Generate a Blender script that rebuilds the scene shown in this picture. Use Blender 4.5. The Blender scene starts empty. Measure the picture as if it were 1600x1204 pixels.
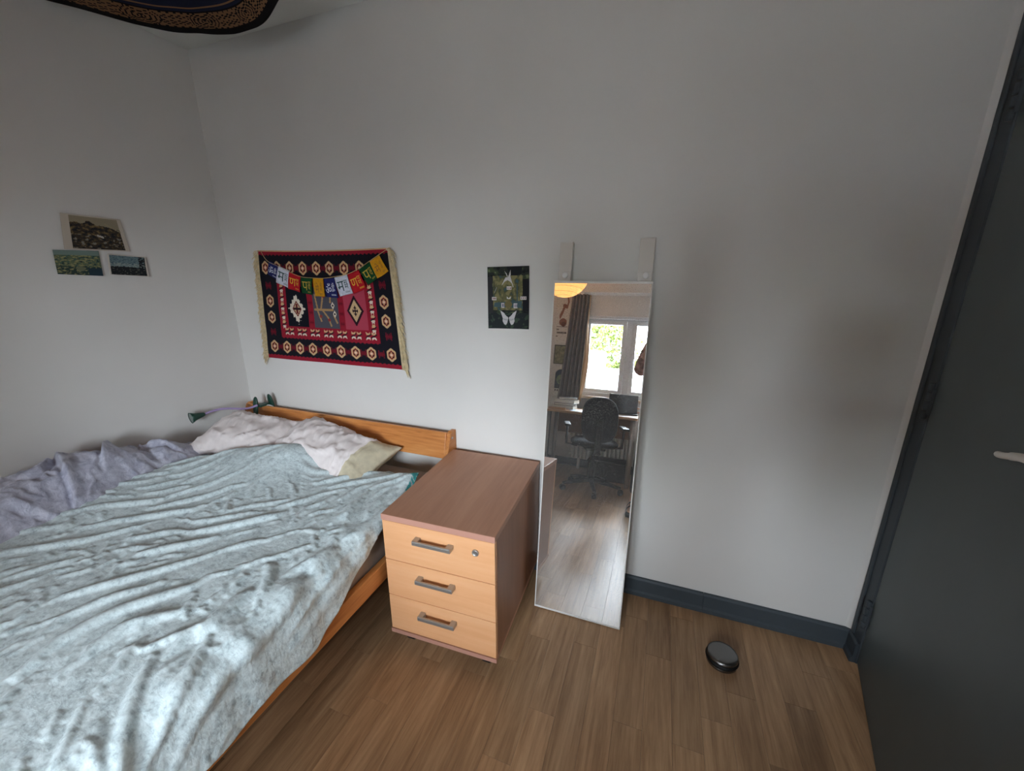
import bpy, bmesh, math, random
import numpy as np
from mathutils import Vector, Matrix
from math import sin, cos, tan, atan, radians, pi, sqrt

SC = bpy.context.scene
COL = SC.collection
random.seed(4); np.random.seed(4)

# ------------------------------------------------------------------ camera
# x runs right along the back wall, y points into the back wall (wall at y=0), z up
FPX = 627.0
PITCH, YAW = atan(0.276), radians(20.3)
CAM = np.array([2.4428, -1.7384, 1.5])
_fh = np.array([-sin(YAW), cos(YAW), 0.0]); _r = np.array([cos(YAW), sin(YAW), 0.0]); _up = np.array([0, 0, 1.0])
_F = _fh * cos(PITCH) - _up * sin(PITCH); _U = _up * cos(PITCH) + _fh * sin(PITCH)
def PX(x, y, axis, val):
    """photo pixel -> point where its ray meets the plane axis = val"""
    d = _F + _r * (x - 800) / FPX - _U * (y - 602) / FPX
    t = (val - CAM[axis]) / d[axis]
    return CAM + d * t

cam_data = bpy.data.cameras.new('camera'); cam = bpy.data.objects.new('camera', cam_data); COL.objects.link(cam)
cam_data.sensor_fit = 'HORIZONTAL'; cam_data.sensor_width = 36.0; cam_data.lens = 36.0 * FPX / 1600.0
cam_data.clip_start = 0.02
M = Matrix((( _r[0], _U[0], -_F[0], CAM[0]), (_r[1], _U[1], -_F[1], CAM[1]), (_r[2], _U[2], -_F[2], CAM[2]), (0, 0, 0, 1)))
cam.matrix_world = M
SC.camera = cam

# ------------------------------------------------------------------ light
XL, XR, YB, ZC = 0.0, 3.30, -3.40, 2.625          # left wall, right wall, window wall, ceiling
WX0, WX1, WZ0, WZ1 = 1.58, 2.74, 0.88, 1.86       # window opening
world = bpy.data.worlds.new('sky'); SC.world = world; world.use_nodes = True
wn = world.node_tree.nodes; bg = wn['Background']
bg.inputs['Color'].default_value = (0.83, 0.925, 1.02, 1); bg.inputs['Strength'].default_value = 26.0
pd = bpy.data.lights.new('window_portal', 'AREA'); pd.shape = 'RECTANGLE'; pd.size = WX1 - WX0; pd.size_y = WZ1 - WZ0
pd.cycles.is_portal = True
po = bpy.data.objects.new('window_portal', pd); COL.objects.link(po)
po.location = ((WX0 + WX1) / 2, YB - 0.22, (WZ0 + WZ1) / 2); po.rotation_euler = (radians(90), 0, 0)
SC.view_settings.view_transform = 'Standard'; SC.view_settings.look = 'None'
SC.view_settings.gamma = 1.0; SC.view_settings.use_curve_mapping = False
SC.view_settings.exposure = 1.42

# ------------------------------------------------------------------ helpers
def lin(c):
    out = []
    for v in c:
        v = v / 255.0
        out.append(v / 12.92 if v <= 0.04045 else ((v + 0.055) / 1.055) ** 2.4)
    return tuple(out)
def lin4(c): return lin(c) + (1.0,)

def new_mat(name):
    m = bpy.data.materials.new(name); m.use_nodes = True
    nt = m.node_tree; b = nt.nodes['Principled BSDF']
    return m, nt, b
def setin(b, rough=None, metal=None, spec=None, color=None):
    if color is not None: b.inputs['Base Color'].default_value = lin4(color)
    if rough is not None: b.inputs['Roughness'].default_value = rough
    if metal is not None: b.inputs['Metallic'].default_value = metal
    if spec is not None: b.inputs['Specular IOR Level'].default_value = spec
def node(nt, typ, **kw):
    n = nt.nodes.new(typ)
    for k, v in kw.items(): setattr(n, k, v)
    return n
def coords(nt, scale=(1, 1, 1), kind='Object', rot=(0, 0, 0)):
    tc = node(nt, 'ShaderNodeTexCoord'); mp = node(nt, 'ShaderNodeMapping')
    nt.links.new(tc.outputs[kind], mp.inputs['Vector'])
    mp.inputs['Scale'].default_value = scale; mp.inputs['Rotation'].default_value = rot
    return mp
def noise(nt, vec, scale, detail=4, rough=0.55, dist=0.0):
    n = node(nt, 'ShaderNodeTexNoise'); n.inputs['Scale'].default_value = scale
    n.inputs['Detail'].default_value = detail; n.inputs['Roughness'].default_value = rough
    n.inputs['Distortion'].default_value = dist
    nt.links.new(vec.outputs[0], n.inputs['Vector']); return n
def ramp(nt, fac, stops):
    r = node(nt, 'ShaderNodeValToRGB'); el = r.color_ramp.elements
    while len(el) > 1: el.remove(el[-1])
    el[0].position = stops[0][0]; el[0].color = lin4(stops[0][1])
    for p, c in stops[1:]:
        e = el.new(p); e.color = lin4(c)
    nt.links.new(fac, r.inputs['Fac']); return r
def bump(nt, b, fac, strength=0.2, dist=0.01):
    bp = node(nt, 'ShaderNodeBump'); bp.inputs['Strength'].default_value = strength; bp.inputs['Distance'].default_value = dist
    nt.links.new(fac, bp.inputs['Height']); nt.links.new(bp.outputs['Normal'], b.inputs['Normal']); return bp
def plain(name, color, rough=0.5, metal=0.0, spec=0.5, var=0.0, vscale=20, bumps=0.0, bscale=200):
    m, nt, b = new_mat(name); setin(b, rough, metal, spec, color)
    if var or bumps:
        mp = coords(nt)
        if var:
            n = noise(nt, mp, vscale); d = tuple(max(0, c * (1 - var)) for c in color); u = tuple(min(255, c * (1 + var)) for c in color)
            r = ramp(nt, n.outputs['Fac'], [(0.3, d), (0.7, u)]); nt.links.new(r.outputs['Color'], b.inputs['Base Color'])
        if bumps:
            n2 = noise(nt, mp, bscale, 3); bump(nt, b, n2.outputs['Fac'], bumps, 0.003)
    return m
def wood(name, dark, mid, light, axis='Y', rough=0.45, scale=1.0, knots=False, per_object=False, spec=0.4):
    m, nt, b = new_mat(name); setin(b, rough, 0, spec)
    sc = {'X': (1.5, 22, 22), 'Y': (22, 1.5, 22), 'Z': (22, 22, 1.5)}[axis]
    mp = coords(nt, tuple(s * scale for s in sc))
    if per_object:
        oi = node(nt, 'ShaderNodeObjectInfo'); mul = node(nt, 'ShaderNodeVectorMath', operation='SCALE')
        cx = node(nt, 'ShaderNodeCombineXYZ')
        for i in range(3): nt.links.new(oi.outputs['Random'], cx.inputs[i])
        nt.links.new(cx.outputs[0], mul.inputs[0]); mul.inputs['Scale'].default_value = 137.0
        nt.links.new(mul.outputs[0], mp.inputs['Location'])
    n = noise(nt, mp, 1.3, 6, 0.6, 0.7)
    n2 = noise(nt, mp, 5.0, 5, 0.65, 0.3)
    mx = node(nt, 'ShaderNodeMix'); mx.data_type = 'FLOAT'; mx.inputs[0].default_value = 0.4
    nt.links.new(n.outputs['Fac'], mx.inputs[2]); nt.links.new(n2.outputs['Fac'], mx.inputs[3])
    r = ramp(nt, mx.outputs[0], [(0.34, dark), (0.5, mid), (0.66, light)])
    out = r.outputs['Color']
    if per_object:
        hs = node(nt, 'ShaderNodeHueSaturation'); mr = node(nt, 'ShaderNodeMapRange')
        mr.inputs['To Min'].default_value = 0.80; mr.inputs['To Max'].default_value = 1.16
        nt.links.new(oi.outputs['Random'], mr.inputs['Value']); nt.links.new(mr.outputs[0], hs.inputs['Value'])
        nt.links.new(out, hs.inputs['Color']); out = hs.outputs['Color']
    if knots:
        mp2 = coords(nt, (2.2, 5, 9)); v = node(nt, 'ShaderNodeTexVoronoi'); v.inputs['Scale'].default_value = 1.6
        nt.links.new(mp2.outputs[0], v.inputs['Vector'])
        kr = ramp(nt, v.outputs['Distance'], [(0.0, (0, 0, 0)), (0.09, (20, 20, 20)), (0.16, (255, 255, 255))])
        mm = node(nt, 'ShaderNodeMix'); mm.data_type = 'RGBA'; mm.inputs[6].default_value = lin4(tuple(c * 0.5 for c in dark))
        nt.links.new(kr.outputs['Color'], mm.inputs[0]); nt.links.new(out, mm.inputs[7]); out = mm.outputs[2]
    nt.links.new(out, b.inputs['Base Color'])
    bump(nt, b, n2.outputs['Fac'], 0.06, 0.002)
    return m
def painted(name, rough=0.9, weave=0.0, wscale=900, trans=0.0):
    """material that takes its colour from the mesh's own Col attribute"""
    m, nt, b = new_mat(name); setin(b, rough, 0, 0.2)
    a = node(nt, 'ShaderNodeAttribute'); a.attribute_name = 'Col'
    nt.links.new(a.outputs['Color'], b.inputs['Base Color'])
    if weave:
        mp = coords(nt); n = noise(nt, mp, wscale, 2); bump(nt, b, n.outputs['Fac'], weave, 0.002)
    return m

def link(o, parent=None):
    COL.objects.link(o)
    if parent is not None: o.parent = parent
    return o
def mesh_obj(name, verts, faces, mat, parent=None, smooth=False):
    me = bpy.data.meshes.new(name)
    me.from_pydata([tuple(map(float, v)) for v in verts], [], faces)
    me.update()
    if mat: me.materials.append(mat)
    if smooth: me.polygons.foreach_set('use_smooth', [True] * len(me.polygons))
    return link(bpy.data.objects.new(name, me), parent)
def bm_obj(name, bm, mat, parent=None, smooth=False):
    me = bpy.data.meshes.new(name); bm.to_mesh(me); bm.free()
    if mat: me.materials.append(mat)
    if smooth: me.polygons.foreach_set('use_smooth', [True] * len(me.polygons))
    return link(bpy.data.objects.new(name, me), parent)
def bm_box(bm, lo, hi, bev=0.0, seg=2, mtx=None):
    c = [(a + b) / 2 for a, b in zip(lo, hi)]; s = [abs(b - a) for a, b in zip(lo, hi)]
    g = bmesh.ops.create_cube(bm, size=1.0); vs = g['verts']
    bmesh.ops.scale(bm, vec=s, verts=vs); bmesh.ops.translate(bm, vec=c, verts=vs)
    if bev > 0:
        es = list({e for v in vs for e in v.link_edges})
        r = bmesh.ops.bevel(bm, geom=es, offset=bev, segments=seg, affect='EDGES', profile=0.5)
        vs = list({v for f in r['faces'] for v in f.verts} | {v for v in vs if v.is_valid})
    if mtx is not None: bmesh.ops.transform(bm, matrix=mtx, verts=[v for v in vs if v.is_valid])
def box(name, lo, hi, mat, parent=None, bev=0.0, seg=2, smooth=False):
    bm = bmesh.new(); bm_box(bm, lo, hi, bev, seg); return bm_obj(name, bm, mat, parent, smooth)
def lathe_mesh(prof, n=32, axis='Z'):
    vs, fs = [], []
    for r, z in prof:
        for k in range(n):
            a = 2 * pi * k / n; vs.append((r * cos(a), r * sin(a), z))
    for i in range(len(prof) - 1):
        for k in range(n):
            fs.append((i * n + k, i * n + (k + 1) % n, (i + 1) * n + (k + 1) % n, (i + 1) * n + k))
    if prof[0][0] > 1e-6: fs.append(tuple(range(n - 1, -1, -1)))
    if prof[-1][0] > 1e-6: fs.append(tuple(range((len(prof) - 1) * n, len(prof) * n)))
    return vs, fs
def lathe(name, prof, mat, parent=None, n=32, mtx=None, smooth=True):
    vs, fs = lathe_mesh(prof, n)
    if mtx is not None: vs = [tuple(mtx @ Vector(v)) for v in vs]
    return mesh_obj(name, vs, fs, mat, parent, smooth)
def tube_mesh(pts, rad, n=8, cap=True):
    pts = [Vector(p) for p in pts]; vs, fs = [], []
    rr = rad if isinstance(rad, (list, tuple)) else [rad] * len(pts)
    prev = None
    for i, p in enumerate(pts):
        t = (pts[min(i + 1, len(pts) - 1)] - pts[max(i - 1, 0)]).normalized()
        if prev is None:
            a = Vector((0, 0, 1)) if abs(t.z) < 0.9 else Vector((1, 0, 0)); u = t.cross(a).normalized()
        else:
            u = (prev - t * prev.dot(t)).normalized()
        prev = u; w = t.cross(u)
        for k in range(n):
            a = 2 * pi * k / n; vs.append(tuple(p + (u * cos(a) + w * sin(a)) * rr[i]))
    for i in range(len(pts) - 1):
        for k in range(n):
            fs.append((i * n + k, i * n + (k + 1) % n, (i + 1) * n + (k + 1) % n, (i + 1) * n + k))
    if cap:
        fs.append(tuple(range(n - 1, -1, -1))); fs.append(tuple(range((len(pts) - 1) * n, len(pts) * n)))
    return vs, fs
def tube(name, pts, rad, mat, parent=None, n=8, smooth=True):
    vs, fs = tube_mesh(pts, rad, n); return mesh_obj(name, vs, fs, mat, parent, smooth)
def catmull(pts, k=8):
    P = [np.array(p, float) for p in pts]; P = [2 * P[0] - P[1]] + P + [2 * P[-1] - P[-2]]; out = []
    for i in range(1, len(P) - 2):
        for j in range(k):
            t = j / k; a, b, c, d = P[i - 1], P[i], P[i + 1], P[i + 2]
            out.append(0.5 * ((2 * b) + (c - a) * t + (2 * a - 5 * b + 4 * c - d) * t * t + (3 * b - a - 3 * c + d) * t ** 3))
    out.append(P[-2]); return out
def thing(name, label, cat, loc=(0, 0, 0), rotz=0.0, group=None):
    o = bpy.data.objects.new(name, None); o.location = loc; o.rotation_euler = (0, 0, rotz); o.empty_display_size = 0.05
    COL.objects.link(o); return tag(o, label, cat, group)
def tag(o, label, cat, group=None):
    o['label'] = label; o['category'] = cat
    if group: o['group'] = group
    return o
def struct(o): o['kind'] = 'structure'; return o
def keep(o, parent):
    """parent without moving: child was modelled in world coordinates"""
    o.parent = parent
    o.matrix_parent_inverse = parent_matrix(parent).inverted(); return o
def parent_matrix(p):
    m = Matrix.Translation(p.location) @ p.rotation_euler.to_matrix().to_4x4()
    return m

# numpy noise -------------------------------------------------------------
_perm = np.random.RandomState(11).permutation(512)
_perm = np.concatenate([_perm, _perm])
_grad = np.random.RandomState(5).uniform(-1, 1, (512, 2))
def pnoise(x, y):
    xi = np.floor(x).astype(int); yi = np.floor(y).astype(int); xf = x - xi; yf = y - yi
    u = xf ** 3 * (xf * (xf * 6 - 15) + 10); v = yf ** 3 * (yf * (yf * 6 - 15) + 10)
    def g(ix, iy, dx, dy):
        h = _perm[(_perm[ix & 511] + iy) & 511]; gr = _grad[h]; return gr[..., 0] * dx + gr[..., 1] * dy
    a = g(xi, yi, xf, yf); b = g(xi + 1, yi, xf - 1, yf); c = g(xi, yi + 1, xf, yf - 1); d = g(xi + 1, yi + 1, xf - 1, yf - 1)
    return (a + u * (b - a)) + v * ((c + u * (d - c)) - (a + u * (b - a)))
def fbm(x, y, o=4, g=0.5):
    s = 0; a = 1.0
    for k in range(o): s = s + a * pnoise(x * 2 ** k + 17 * k, y * 2 ** k - 9 * k); a *= g
    return s
def seg_dist(X, Y, poly):
    """unsigned distance, side sign and 0..1 position along a polyline"""
    best = np.full(X.shape, 1e9); sg = np.zeros(X.shape); pos = np.zeros(X.shape)
    L = [0.0]
    for a, b in zip(poly[:-1], poly[1:]): L.append(L[-1] + math.hypot(b[0] - a[0], b[1] - a[1]))
    for i, (a, b) in enumerate(zip(poly[:-1], poly[1:])):
        dx, dy = b[0] - a[0], b[1] - a[1]; l2 = dx * dx + dy * dy + 1e-12
        t = np.clip(((X - a[0]) * dx + (Y - a[1]) * dy) / l2, 0, 1)
        ex = X - a[0] - t * dx; ey = Y - a[1] - t * dy; d = np.hypot(ex, ey)
        s = np.sign(dx * ey - dy * ex); m = d < best
        best = np.where(m, d, best); sg = np.where(m, s, sg); pos = np.where(m, (L[i] + t * (L[i + 1] - L[i])) / L[-1], pos)
    return best, sg, pos
def fold(X, Y, poly, amp, w, asym=1.0, taper=0.25):
    """asym>1: the side to the right of the stroke falls off more steeply"""
    poly = [tuple(p[:2]) for p in catmull([(p[0], p[1], 0) for p in poly], 4)] if len(poly) > 2 else poly
    d, s, p = seg_dist(X, Y, poly)
    ww = np.where(s < 0, w / asym, w)
    env = np.clip(np.minimum(p, 1 - p) / taper, 0, 1); env = env * env * (3 - 2 * env)
    h = np.exp(-(d / ww) ** 1.6)
    if asym > 1.9: h = h - 0.22 * np.where(s < 0, np.exp(-((d - 2.0 * w / asym) / (0.8 * w / asym)) ** 2), 0)
    g_ = np.where(s < 0, np.exp(-((d - 1.5 * w / asym) / 0.0065) ** 2), 0) * (0.0055 if amp > 0.006 else 0.002) if asym > 1.9 else 0.0
    return env * (amp * h - g_)

def grid_mesh(name, P, mat, parent=None, smooth=True, col=None, solid=0.0):
    """P: (ny, nx, 3) array of points; col: (ny-1, nx-1, 3) linear face colours"""
    ny, nx = P.shape[:2]
    idx = np.arange(ny * nx).reshape(ny, nx)
    F = np.stack([idx[:-1, :-1], idx[1:, :-1], idx[1:, 1:], idx[:-1, 1:]], -1).reshape(-1, 4)
    V = P.reshape(-1, 3); C = None if col is None else col.reshape(-1, 3)
    if solid:
        du = np.gradient(P, axis=1); dv = np.gradient(P, axis=0); N = np.cross(dv, du); N /= np.linalg.norm(N, axis=-1, keepdims=True) + 1e-12
        B = (P - N * solid).reshape(-1, 3); n0 = len(V); V = np.concatenate([V, B])
        rim = list(idx[0, :]) + list(idx[1:, -1]) + list(idx[-1, -2::-1]) + list(idx[-2:0:-1, 0])
        rim = np.array(rim); R = np.stack([rim, np.roll(rim, -1), np.roll(rim, -1) + n0, rim + n0], -1)
        if C is not None:
            # rim faces take the colour of a neighbouring cell
            rc = np.clip(np.stack([rim // nx, rim % nx], -1), 0, [ny - 2, nx - 2])
            C = np.concatenate([C, C, col[rc[:, 0], rc[:, 1]]])
        F = np.concatenate([F, F[:, ::-1] + n0, R])
    me = bpy.data.meshes.new(name)
    me.vertices.add(len(V)); me.vertices.foreach_set('co', V.astype(np.float32).ravel())
    me.loops.add(F.size); me.loops.foreach_set('vertex_index', F.astype(np.int32).ravel())
    me.polygons.add(len(F)); me.polygons.foreach_set('loop_start', np.arange(0, F.size, 4, dtype=np.int32))
    me.polygons.foreach_set('loop_total', np.full(len(F), 4, dtype=np.int32))
    me.update(calc_edges=True); me.validate()
    if smooth: me.polygons.foreach_set('use_smooth', np.ones(len(F), bool))
    if C is not None:
        at = me.color_attributes.new('Col', 'FLOAT_COLOR', 'CORNER')
        CC = np.concatenate([np.repeat(C, 4, axis=0), np.ones((len(F) * 4, 1))], 1)
        at.data.foreach_set('color', CC.astype(np.float32).ravel())
    me.materials.append(mat)
    return link(bpy.data.objects.new(name, me), parent)
def bilin(c, U, V):
    tl, tr, br, bl = [np.array(p, float) for p in c]
    return (tl * (1 - U)[..., None] + tr * U[..., None]) * (1 - V)[..., None] + (bl * (1 - U)[..., None] + br * U[..., None]) * V[..., None]
def uv_grid(nx, ny):
    U, V = np.meshgrid(np.linspace(0, 1, nx + 1), np.linspace(0, 1, ny + 1))
    Uc, Vc = np.meshgrid((np.arange(nx) + 0.5) / nx, (np.arange(ny) + 0.5) / ny)
    return U, V, Uc, Vc
class Paint:
    def __init__(s, U, V, w, h, base):
        s.X, s.Y, s.w, s.h = U * w, V * h, w, h; s.c = np.empty(U.shape + (3,)); s.c[:] = lin(base)
    def put(s, mask, col): s.c[mask] = lin(col)
    def rect(s, x0, y0, x1, y1, col): s.put((s.X >= x0) & (s.X < x1) & (s.Y >= y0) & (s.Y < y1), col)
    def poly(s, pts, col):
        ins = np.zeros(s.X.shape, bool); n = len(pts)
        for i in range(n):
            (x0, y0), (x1, y1) = pts[i], pts[(i + 1) % n]
            if y0 == y1: continue
            ins ^= ((s.Y < y0) != (s.Y < y1)) & (s.X < (x1 - x0) * (s.Y - y0) / (y1 - y0) + x0)
        s.put(ins, col)
    def line(s, pts, w, col):
        d, _, _ = seg_dist(s.X, s.Y, pts); s.put(d < w, col)
    def ell(s, cx, cy, rx, ry, col): s.put(((s.X - cx) / rx) ** 2 + ((s.Y - cy) / ry) ** 2 < 1, col)
    def mottle(s, amp, sc):
        n = fbm(s.X * sc, s.Y * sc, 3); s.c = np.clip(s.c * (1 + amp * n)[..., None], 0, 1)

# ------------------------------------------------------------------ materials
M_wall = plain('wall_paint', (226, 224, 220), 0.85, 0, 0.25, 0.012, 1.5, 0.05, 90)
M_ceil = plain('ceiling_paint', (222, 222, 216), 0.9, 0, 0.2)
M_floor_base = plain('floor_joint', (52, 38, 28), 0.7)
M_plank = wood('oak_laminate', (138, 104, 74), (168, 132, 97), (190, 154, 117), 'Y', 0.34, 1.0, per_object=True, spec=0.45)
M_grey = plain('grey_gloss_paint', (66, 74, 80), 0.55, 0, 0.35, 0.04, 6)
M_door = plain('door_grey_paint', (86, 96, 99), 0.5, 0, 0.4, 0.03, 3)
M_pine = wood('pine', (170, 98, 46), (206, 134, 72), (222, 156, 92), 'X', 0.42, 0.8, knots=True)
M_pine_y = wood('pine_long', (168, 98, 48), (200, 130, 70), (218, 152, 90), 'Y', 0.42, 0.8)
M_beech = wood('beech_front', (232, 170, 120), (238, 179, 130), (242, 188, 141), 'X', 0.45, 0.5)
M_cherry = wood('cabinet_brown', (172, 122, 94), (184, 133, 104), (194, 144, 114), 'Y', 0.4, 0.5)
M_edge = plain('edge_banding', (196, 146, 128), 0.5)
M_steel = plain('brushed_steel', (176, 174, 170), 0.42, 0.75)
M_black = plain('black_plastic', (22, 22, 24), 0.5, 0, 0.4)
M_rubber = plain('black_rubber', (14, 14, 14), 0.6, 0, 0.3)
M_white_pl = plain('white_plastic', (232, 230, 226), 0.45)
M_silver = plain('silver_trim', (205, 207, 208), 0.3, 0.6)

# ------------------------------------------------------------------ room shell
T = 0.12
floor = struct(box('floor', (XL - T, YB - T, -0.1), (XR + 0.02, T, -0.006), M_floor_base))
# oak strips, staggered
PW = 0.0965
plank_meshes = {}
def plank_mesh(l):
    k = round(l, 3)
    if k not in plank_meshes:
        bm = bmesh.new(); g = 0.00025
        bm_box(bm, (g, g, -0.006), (PW - g, l - g, 0.0), 0.0004, 1)
        me = bpy.data.meshes.new('plank'); bm.to_mesh(me); bm.free(); me.materials.append(M_plank); plank_meshes[k] = me
    return plank_meshes[k]
x = XL; i = 0
while x < XR - 0.01:
    y = YB - (0.23 * (i * 7 % 5) / 1.0) % 0.6
    y0 = YB; first = True
    L = [0.62, 0.48, 0.70, 0.55][i % 4]
    off = ((i * 0.37) % 1.0) * L
    y0 = YB
    while y0 < -0.001:
        l = (L - off) if first and off > 0.08 else L
        first = False; l = min(l, -y0); l = round(l, 2) if l > 0.02 else l
        o = bpy.data.objects.new('plank', plank_mesh(l)); o.location = (x, y0, 0); link(o, floor); y0 += l
    x += PW; i += 1
ceiling = struct(box('ceiling', (XL - T, YB - 0.4, ZC), (XR + T, T, ZC + 0.1), M_ceil))
wall_back = struct(box('wall_back', (XL - T, 0, -0.05), (XR + T, T, ZC + 0.05), M_wall))
wall_left = struct(box('wall_left', (XL - T, YB - 0.3, -0.05), (XL, T, ZC + 0.05), M_wall))
# right wall with the door opening (casing starts next to the back corner)
DY0, DY1, DZ = -0.085, -0.99, 2.26
bm = bmesh.new()
bm_box(bm, (XR, -0.03, -0.05), (XR + T, 0.0, ZC + 0.05)); bm_box(bm, (XR, DY1 - 0.07, DZ + 0.06), (XR + T, -0.03, ZC + 0.05))
bm_box(bm, (XR, YB - 0.3, -0.05), (XR + T, DY1 - 0.07, ZC + 0.05))
wall_right = struct(bm_obj('wall_right', bm, M_wall))
# fillet added beside the door frame, angled to catch light as a pale strip
wall_corner = mesh_obj('corner_light_fillet', [(3.276, 0, 0.0), (3.30, -0.011, 0), (3.30, 0, 0), (3.276, 0, ZC), (3.30, -0.011, ZC), (3.30, 0, ZC)],
                       [(0, 1, 4, 3), (1, 2, 5, 4), (2, 0, 3, 5), (0, 2, 1), (3, 4, 5)], M_wall, wall_right)
# hallway closing the opening
bm = bmesh.new(); bm_box(bm, (XR + 1.1, -1.6, -0.05), (XR + 1.15, 0.6, 2.7)); bm_box(bm, (XR + T, 0.5, -0.05), (XR + 1.15, 0.6, 2.7))
bm_box(bm, (XR + T, -1.6, -0.05), (XR + 1.15, -1.5, 2.7)); bm_box(bm, (XR + T, -1.6, 2.6), (XR + 1.15, 0.6, 2.7)); bm_box(bm, (XR + 0.02, -1.6, -0.1), (XR + 1.15, 0.6, -0.004))
wall_hall = struct(bm_obj('wall_hallway', bm, M_wall))
# window wall
bm = bmesh.new(); Y0, Y1 = YB - 0.28, YB
bm_box(bm, (XL - T, Y0, -0.05), (WX0, Y1, ZC + 0.05)); bm_box(bm, (WX1, Y0, -0.05), (XR + T, Y1, ZC + 0.05))
bm_box(bm, (WX0, Y0, -0.05), (WX1, Y1, WZ0)); bm_box(bm, (WX0, Y0, WZ1), (WX1, Y1, ZC + 0.05))
wall_front = struct(bm_obj('wall_front', bm, M_wall))
trim_1 = struct(box('trim_1', (1.44, YB, 2.105), (XR, YB + 0.17, ZC), M_wall, None, 0.004))     # boxed lintel over the curtain track

# skirting
def skirting(name, p0, p1, inward):
    """profiled board from p0 to p1, thickness towards inward"""
    prof = [(0, 0), (0.024, 0), (0.024, 0.018), (0.016, 0.026), (0.016, 0.084), (0.010, 0.093), (0, 0.093)]
    vs = []
    for P in (p0, p1):
        for d, z in prof: vs.append((P[0] + inward[0] * d, P[1] + inward[1] * d, z))
    n = len(prof); fs = [(k, (k + 1) % n, n + (k + 1) % n, n + k) for k in range(n)] + [tuple(range(n))[::-1], tuple(range(n, 2 * n))]
    return struct(mesh_obj(name, vs, fs, M_grey))
skirting('baseboard_back', (0, 0), (2.74, 0), (0, -1))
skirting('baseboard_back', (2.7415, 0), (XR - 0.002, 0), (0, -1))
skirting('baseboard_right', (XR, -0.012), (XR, -0.083), (-1, 0))
skirting('baseboard_left', (0, YB), (0, -0.02), (1, 0))
skirting('baseboard_right', (XR, YB), (XR, DY1 - 0.075), (-1, 0))
skirting('baseboard_front', (0.02, YB), (XR - 0.02, YB), (0, 1))

# door casing and leaf
casing = struct(box('trim_2', (XR - 0.004, -0.088, 0.0), (XR + T, -0.010, DZ + 0.06), M_grey, None, 0.003))
box('door_stop_bead', (XR - 0.010, -0.034, 0.094), (XR - 0.002, -0.012, DZ + 0.06), M_grey, casing, 0.003)
struct(box('trim_3', (XR - 0.004, DY1 - 0.07, 0.0), (XR + T, DY1, DZ + 0.06), M_grey, None, 0.003))
struct(box('trim_4', (XR - 0.004, DY1, DZ), (XR + T, -0.088, DZ + 0.06), M_grey, None, 0.003))
door_1 = bpy.data.objects.new('door_1', None); COL.objects.link(door_1); struct(door_1)
door_1.location = (3.300, -0.0895, 0); door_1.rotation_euler = (0, 0, math.atan2(-0.973, -0.2308))     # local +x runs along the leaf
box('leaf', (0.0, -0.0, 0.008), (0.925, 0.04, DZ - 0.004), M_door, door_1, 0.003)
for i_, f_ in enumerate(door_1.children): pass
for hz in (0.235, 1.10, 1.97):
    hg = box('hinge', (-0.012, -0.012, hz - 0.045), (0.006, 0.002, hz + 0.045), M_grey, door_1, 0.004)
    for dz in (-0.048, -0.016, 0.016, 0.048):
        lathe('hinge_knuckle', [(0.0085, -0.014), (0.0095, -0.010), (0.0095, 0.010), (0.0085, 0.014)], M_grey, hg, 12, Matrix.Translation((-0.004, -0.012, hz + dz)))
hd = lathe('handle', [(0.026, 0), (0.026, 0.008), (0.011, 0.010), (0.010, 0.05), (0.012, 0.062)], M_white_pl, door_1, 20,
           Matrix.Translation((0.79, 0, 1.19)) @ Matrix.Rotation(radians(90), 4, 'X'))
tube('lever', catmull([(0.79, -0.055, 1.19), (0.755, -0.06, 1.186), (0.70, -0.062, 1.168), (0.664, -0.06, 1.159)], 6), [0.008] * 10 + [0.0065] * 7 + [0.005, 0.003], M_white_pl, hd, 10)

# ------------------------------------------------------------------ window
M_frame = plain('window_frame_white', (228, 232, 236), 0.35)
m, nt, b = new_mat('window_glass'); nt.nodes.remove(b)
tr = node(nt, 'ShaderNodeBsdfTransparent'); gl = node(nt, 'ShaderNodeBsdfGlossy'); gl.inputs['Roughness'].default_value = 0.02
fr = node(nt, 'ShaderNodeFresnel'); fr.inputs['IOR'].default_value = 1.45; ms = node(nt, 'ShaderNodeMixShader')
nt.links.new(fr.outputs[0], ms.inputs[0]); nt.links.new(tr.outputs[0], ms.inputs[1]); nt.links.new(gl.outputs[0], ms.inputs[2])
nt.links.new(ms.outputs[0], nt.nodes['Material Output'].inputs['Surface']); M_glass = m
window_1 = struct(bpy.data.objects.new('window_1', None)); COL.objects.link(window_1); window_1.location = (0, 0, 0)
yf0, yf1 = YB - 0.16, YB - 0.09
def ring(name, x0, x1, z0, z1, w, ya, yb, mat, parent):
    bm = bmesh.new()
    bm_box(bm, (x0, ya, z0), (x0 + w, yb, z1), 0.004); bm_box(bm, (x1 - w, ya, z0), (x1, yb, z1), 0.004)
    bm_box(bm, (x0 + w - 0.001, ya, z0), (x1 - w + 0.001, yb, z0 + w), 0.004); bm_box(bm, (x0 + w - 0.001, ya, z1 - w), (x1 - w + 0.001, yb, z1), 0.004)
    return bm_obj(name, bm, mat, parent)
ring('window_frame', WX0, WX1, WZ0, WZ1, 0.045, yf0, yf1, M_frame, window_1)
xm = 2.14
box('mullion', (xm - 0.035, yf0, WZ0 + 0.044), (xm + 0.035, yf1, WZ1 - 0.044), M_frame, window_1, 0.004)
for (a, b_) in ((WX0 + 0.045, xm - 0.035), (xm + 0.035, WX1 - 0.045)):
    s = ring('sash', a + 0.002, b_ - 0.002, WZ0 + 0.047, WZ1 - 0.047, 0.045, yf0 + 0.01, yf1 + 0.015, M_frame, window_1)
    box('pane', (a + 0.045, yf0 + 0.03, WZ0 + 0.09), (b_ - 0.045, yf0 + 0.036, WZ1 - 0.09), M_glass, s)
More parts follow.
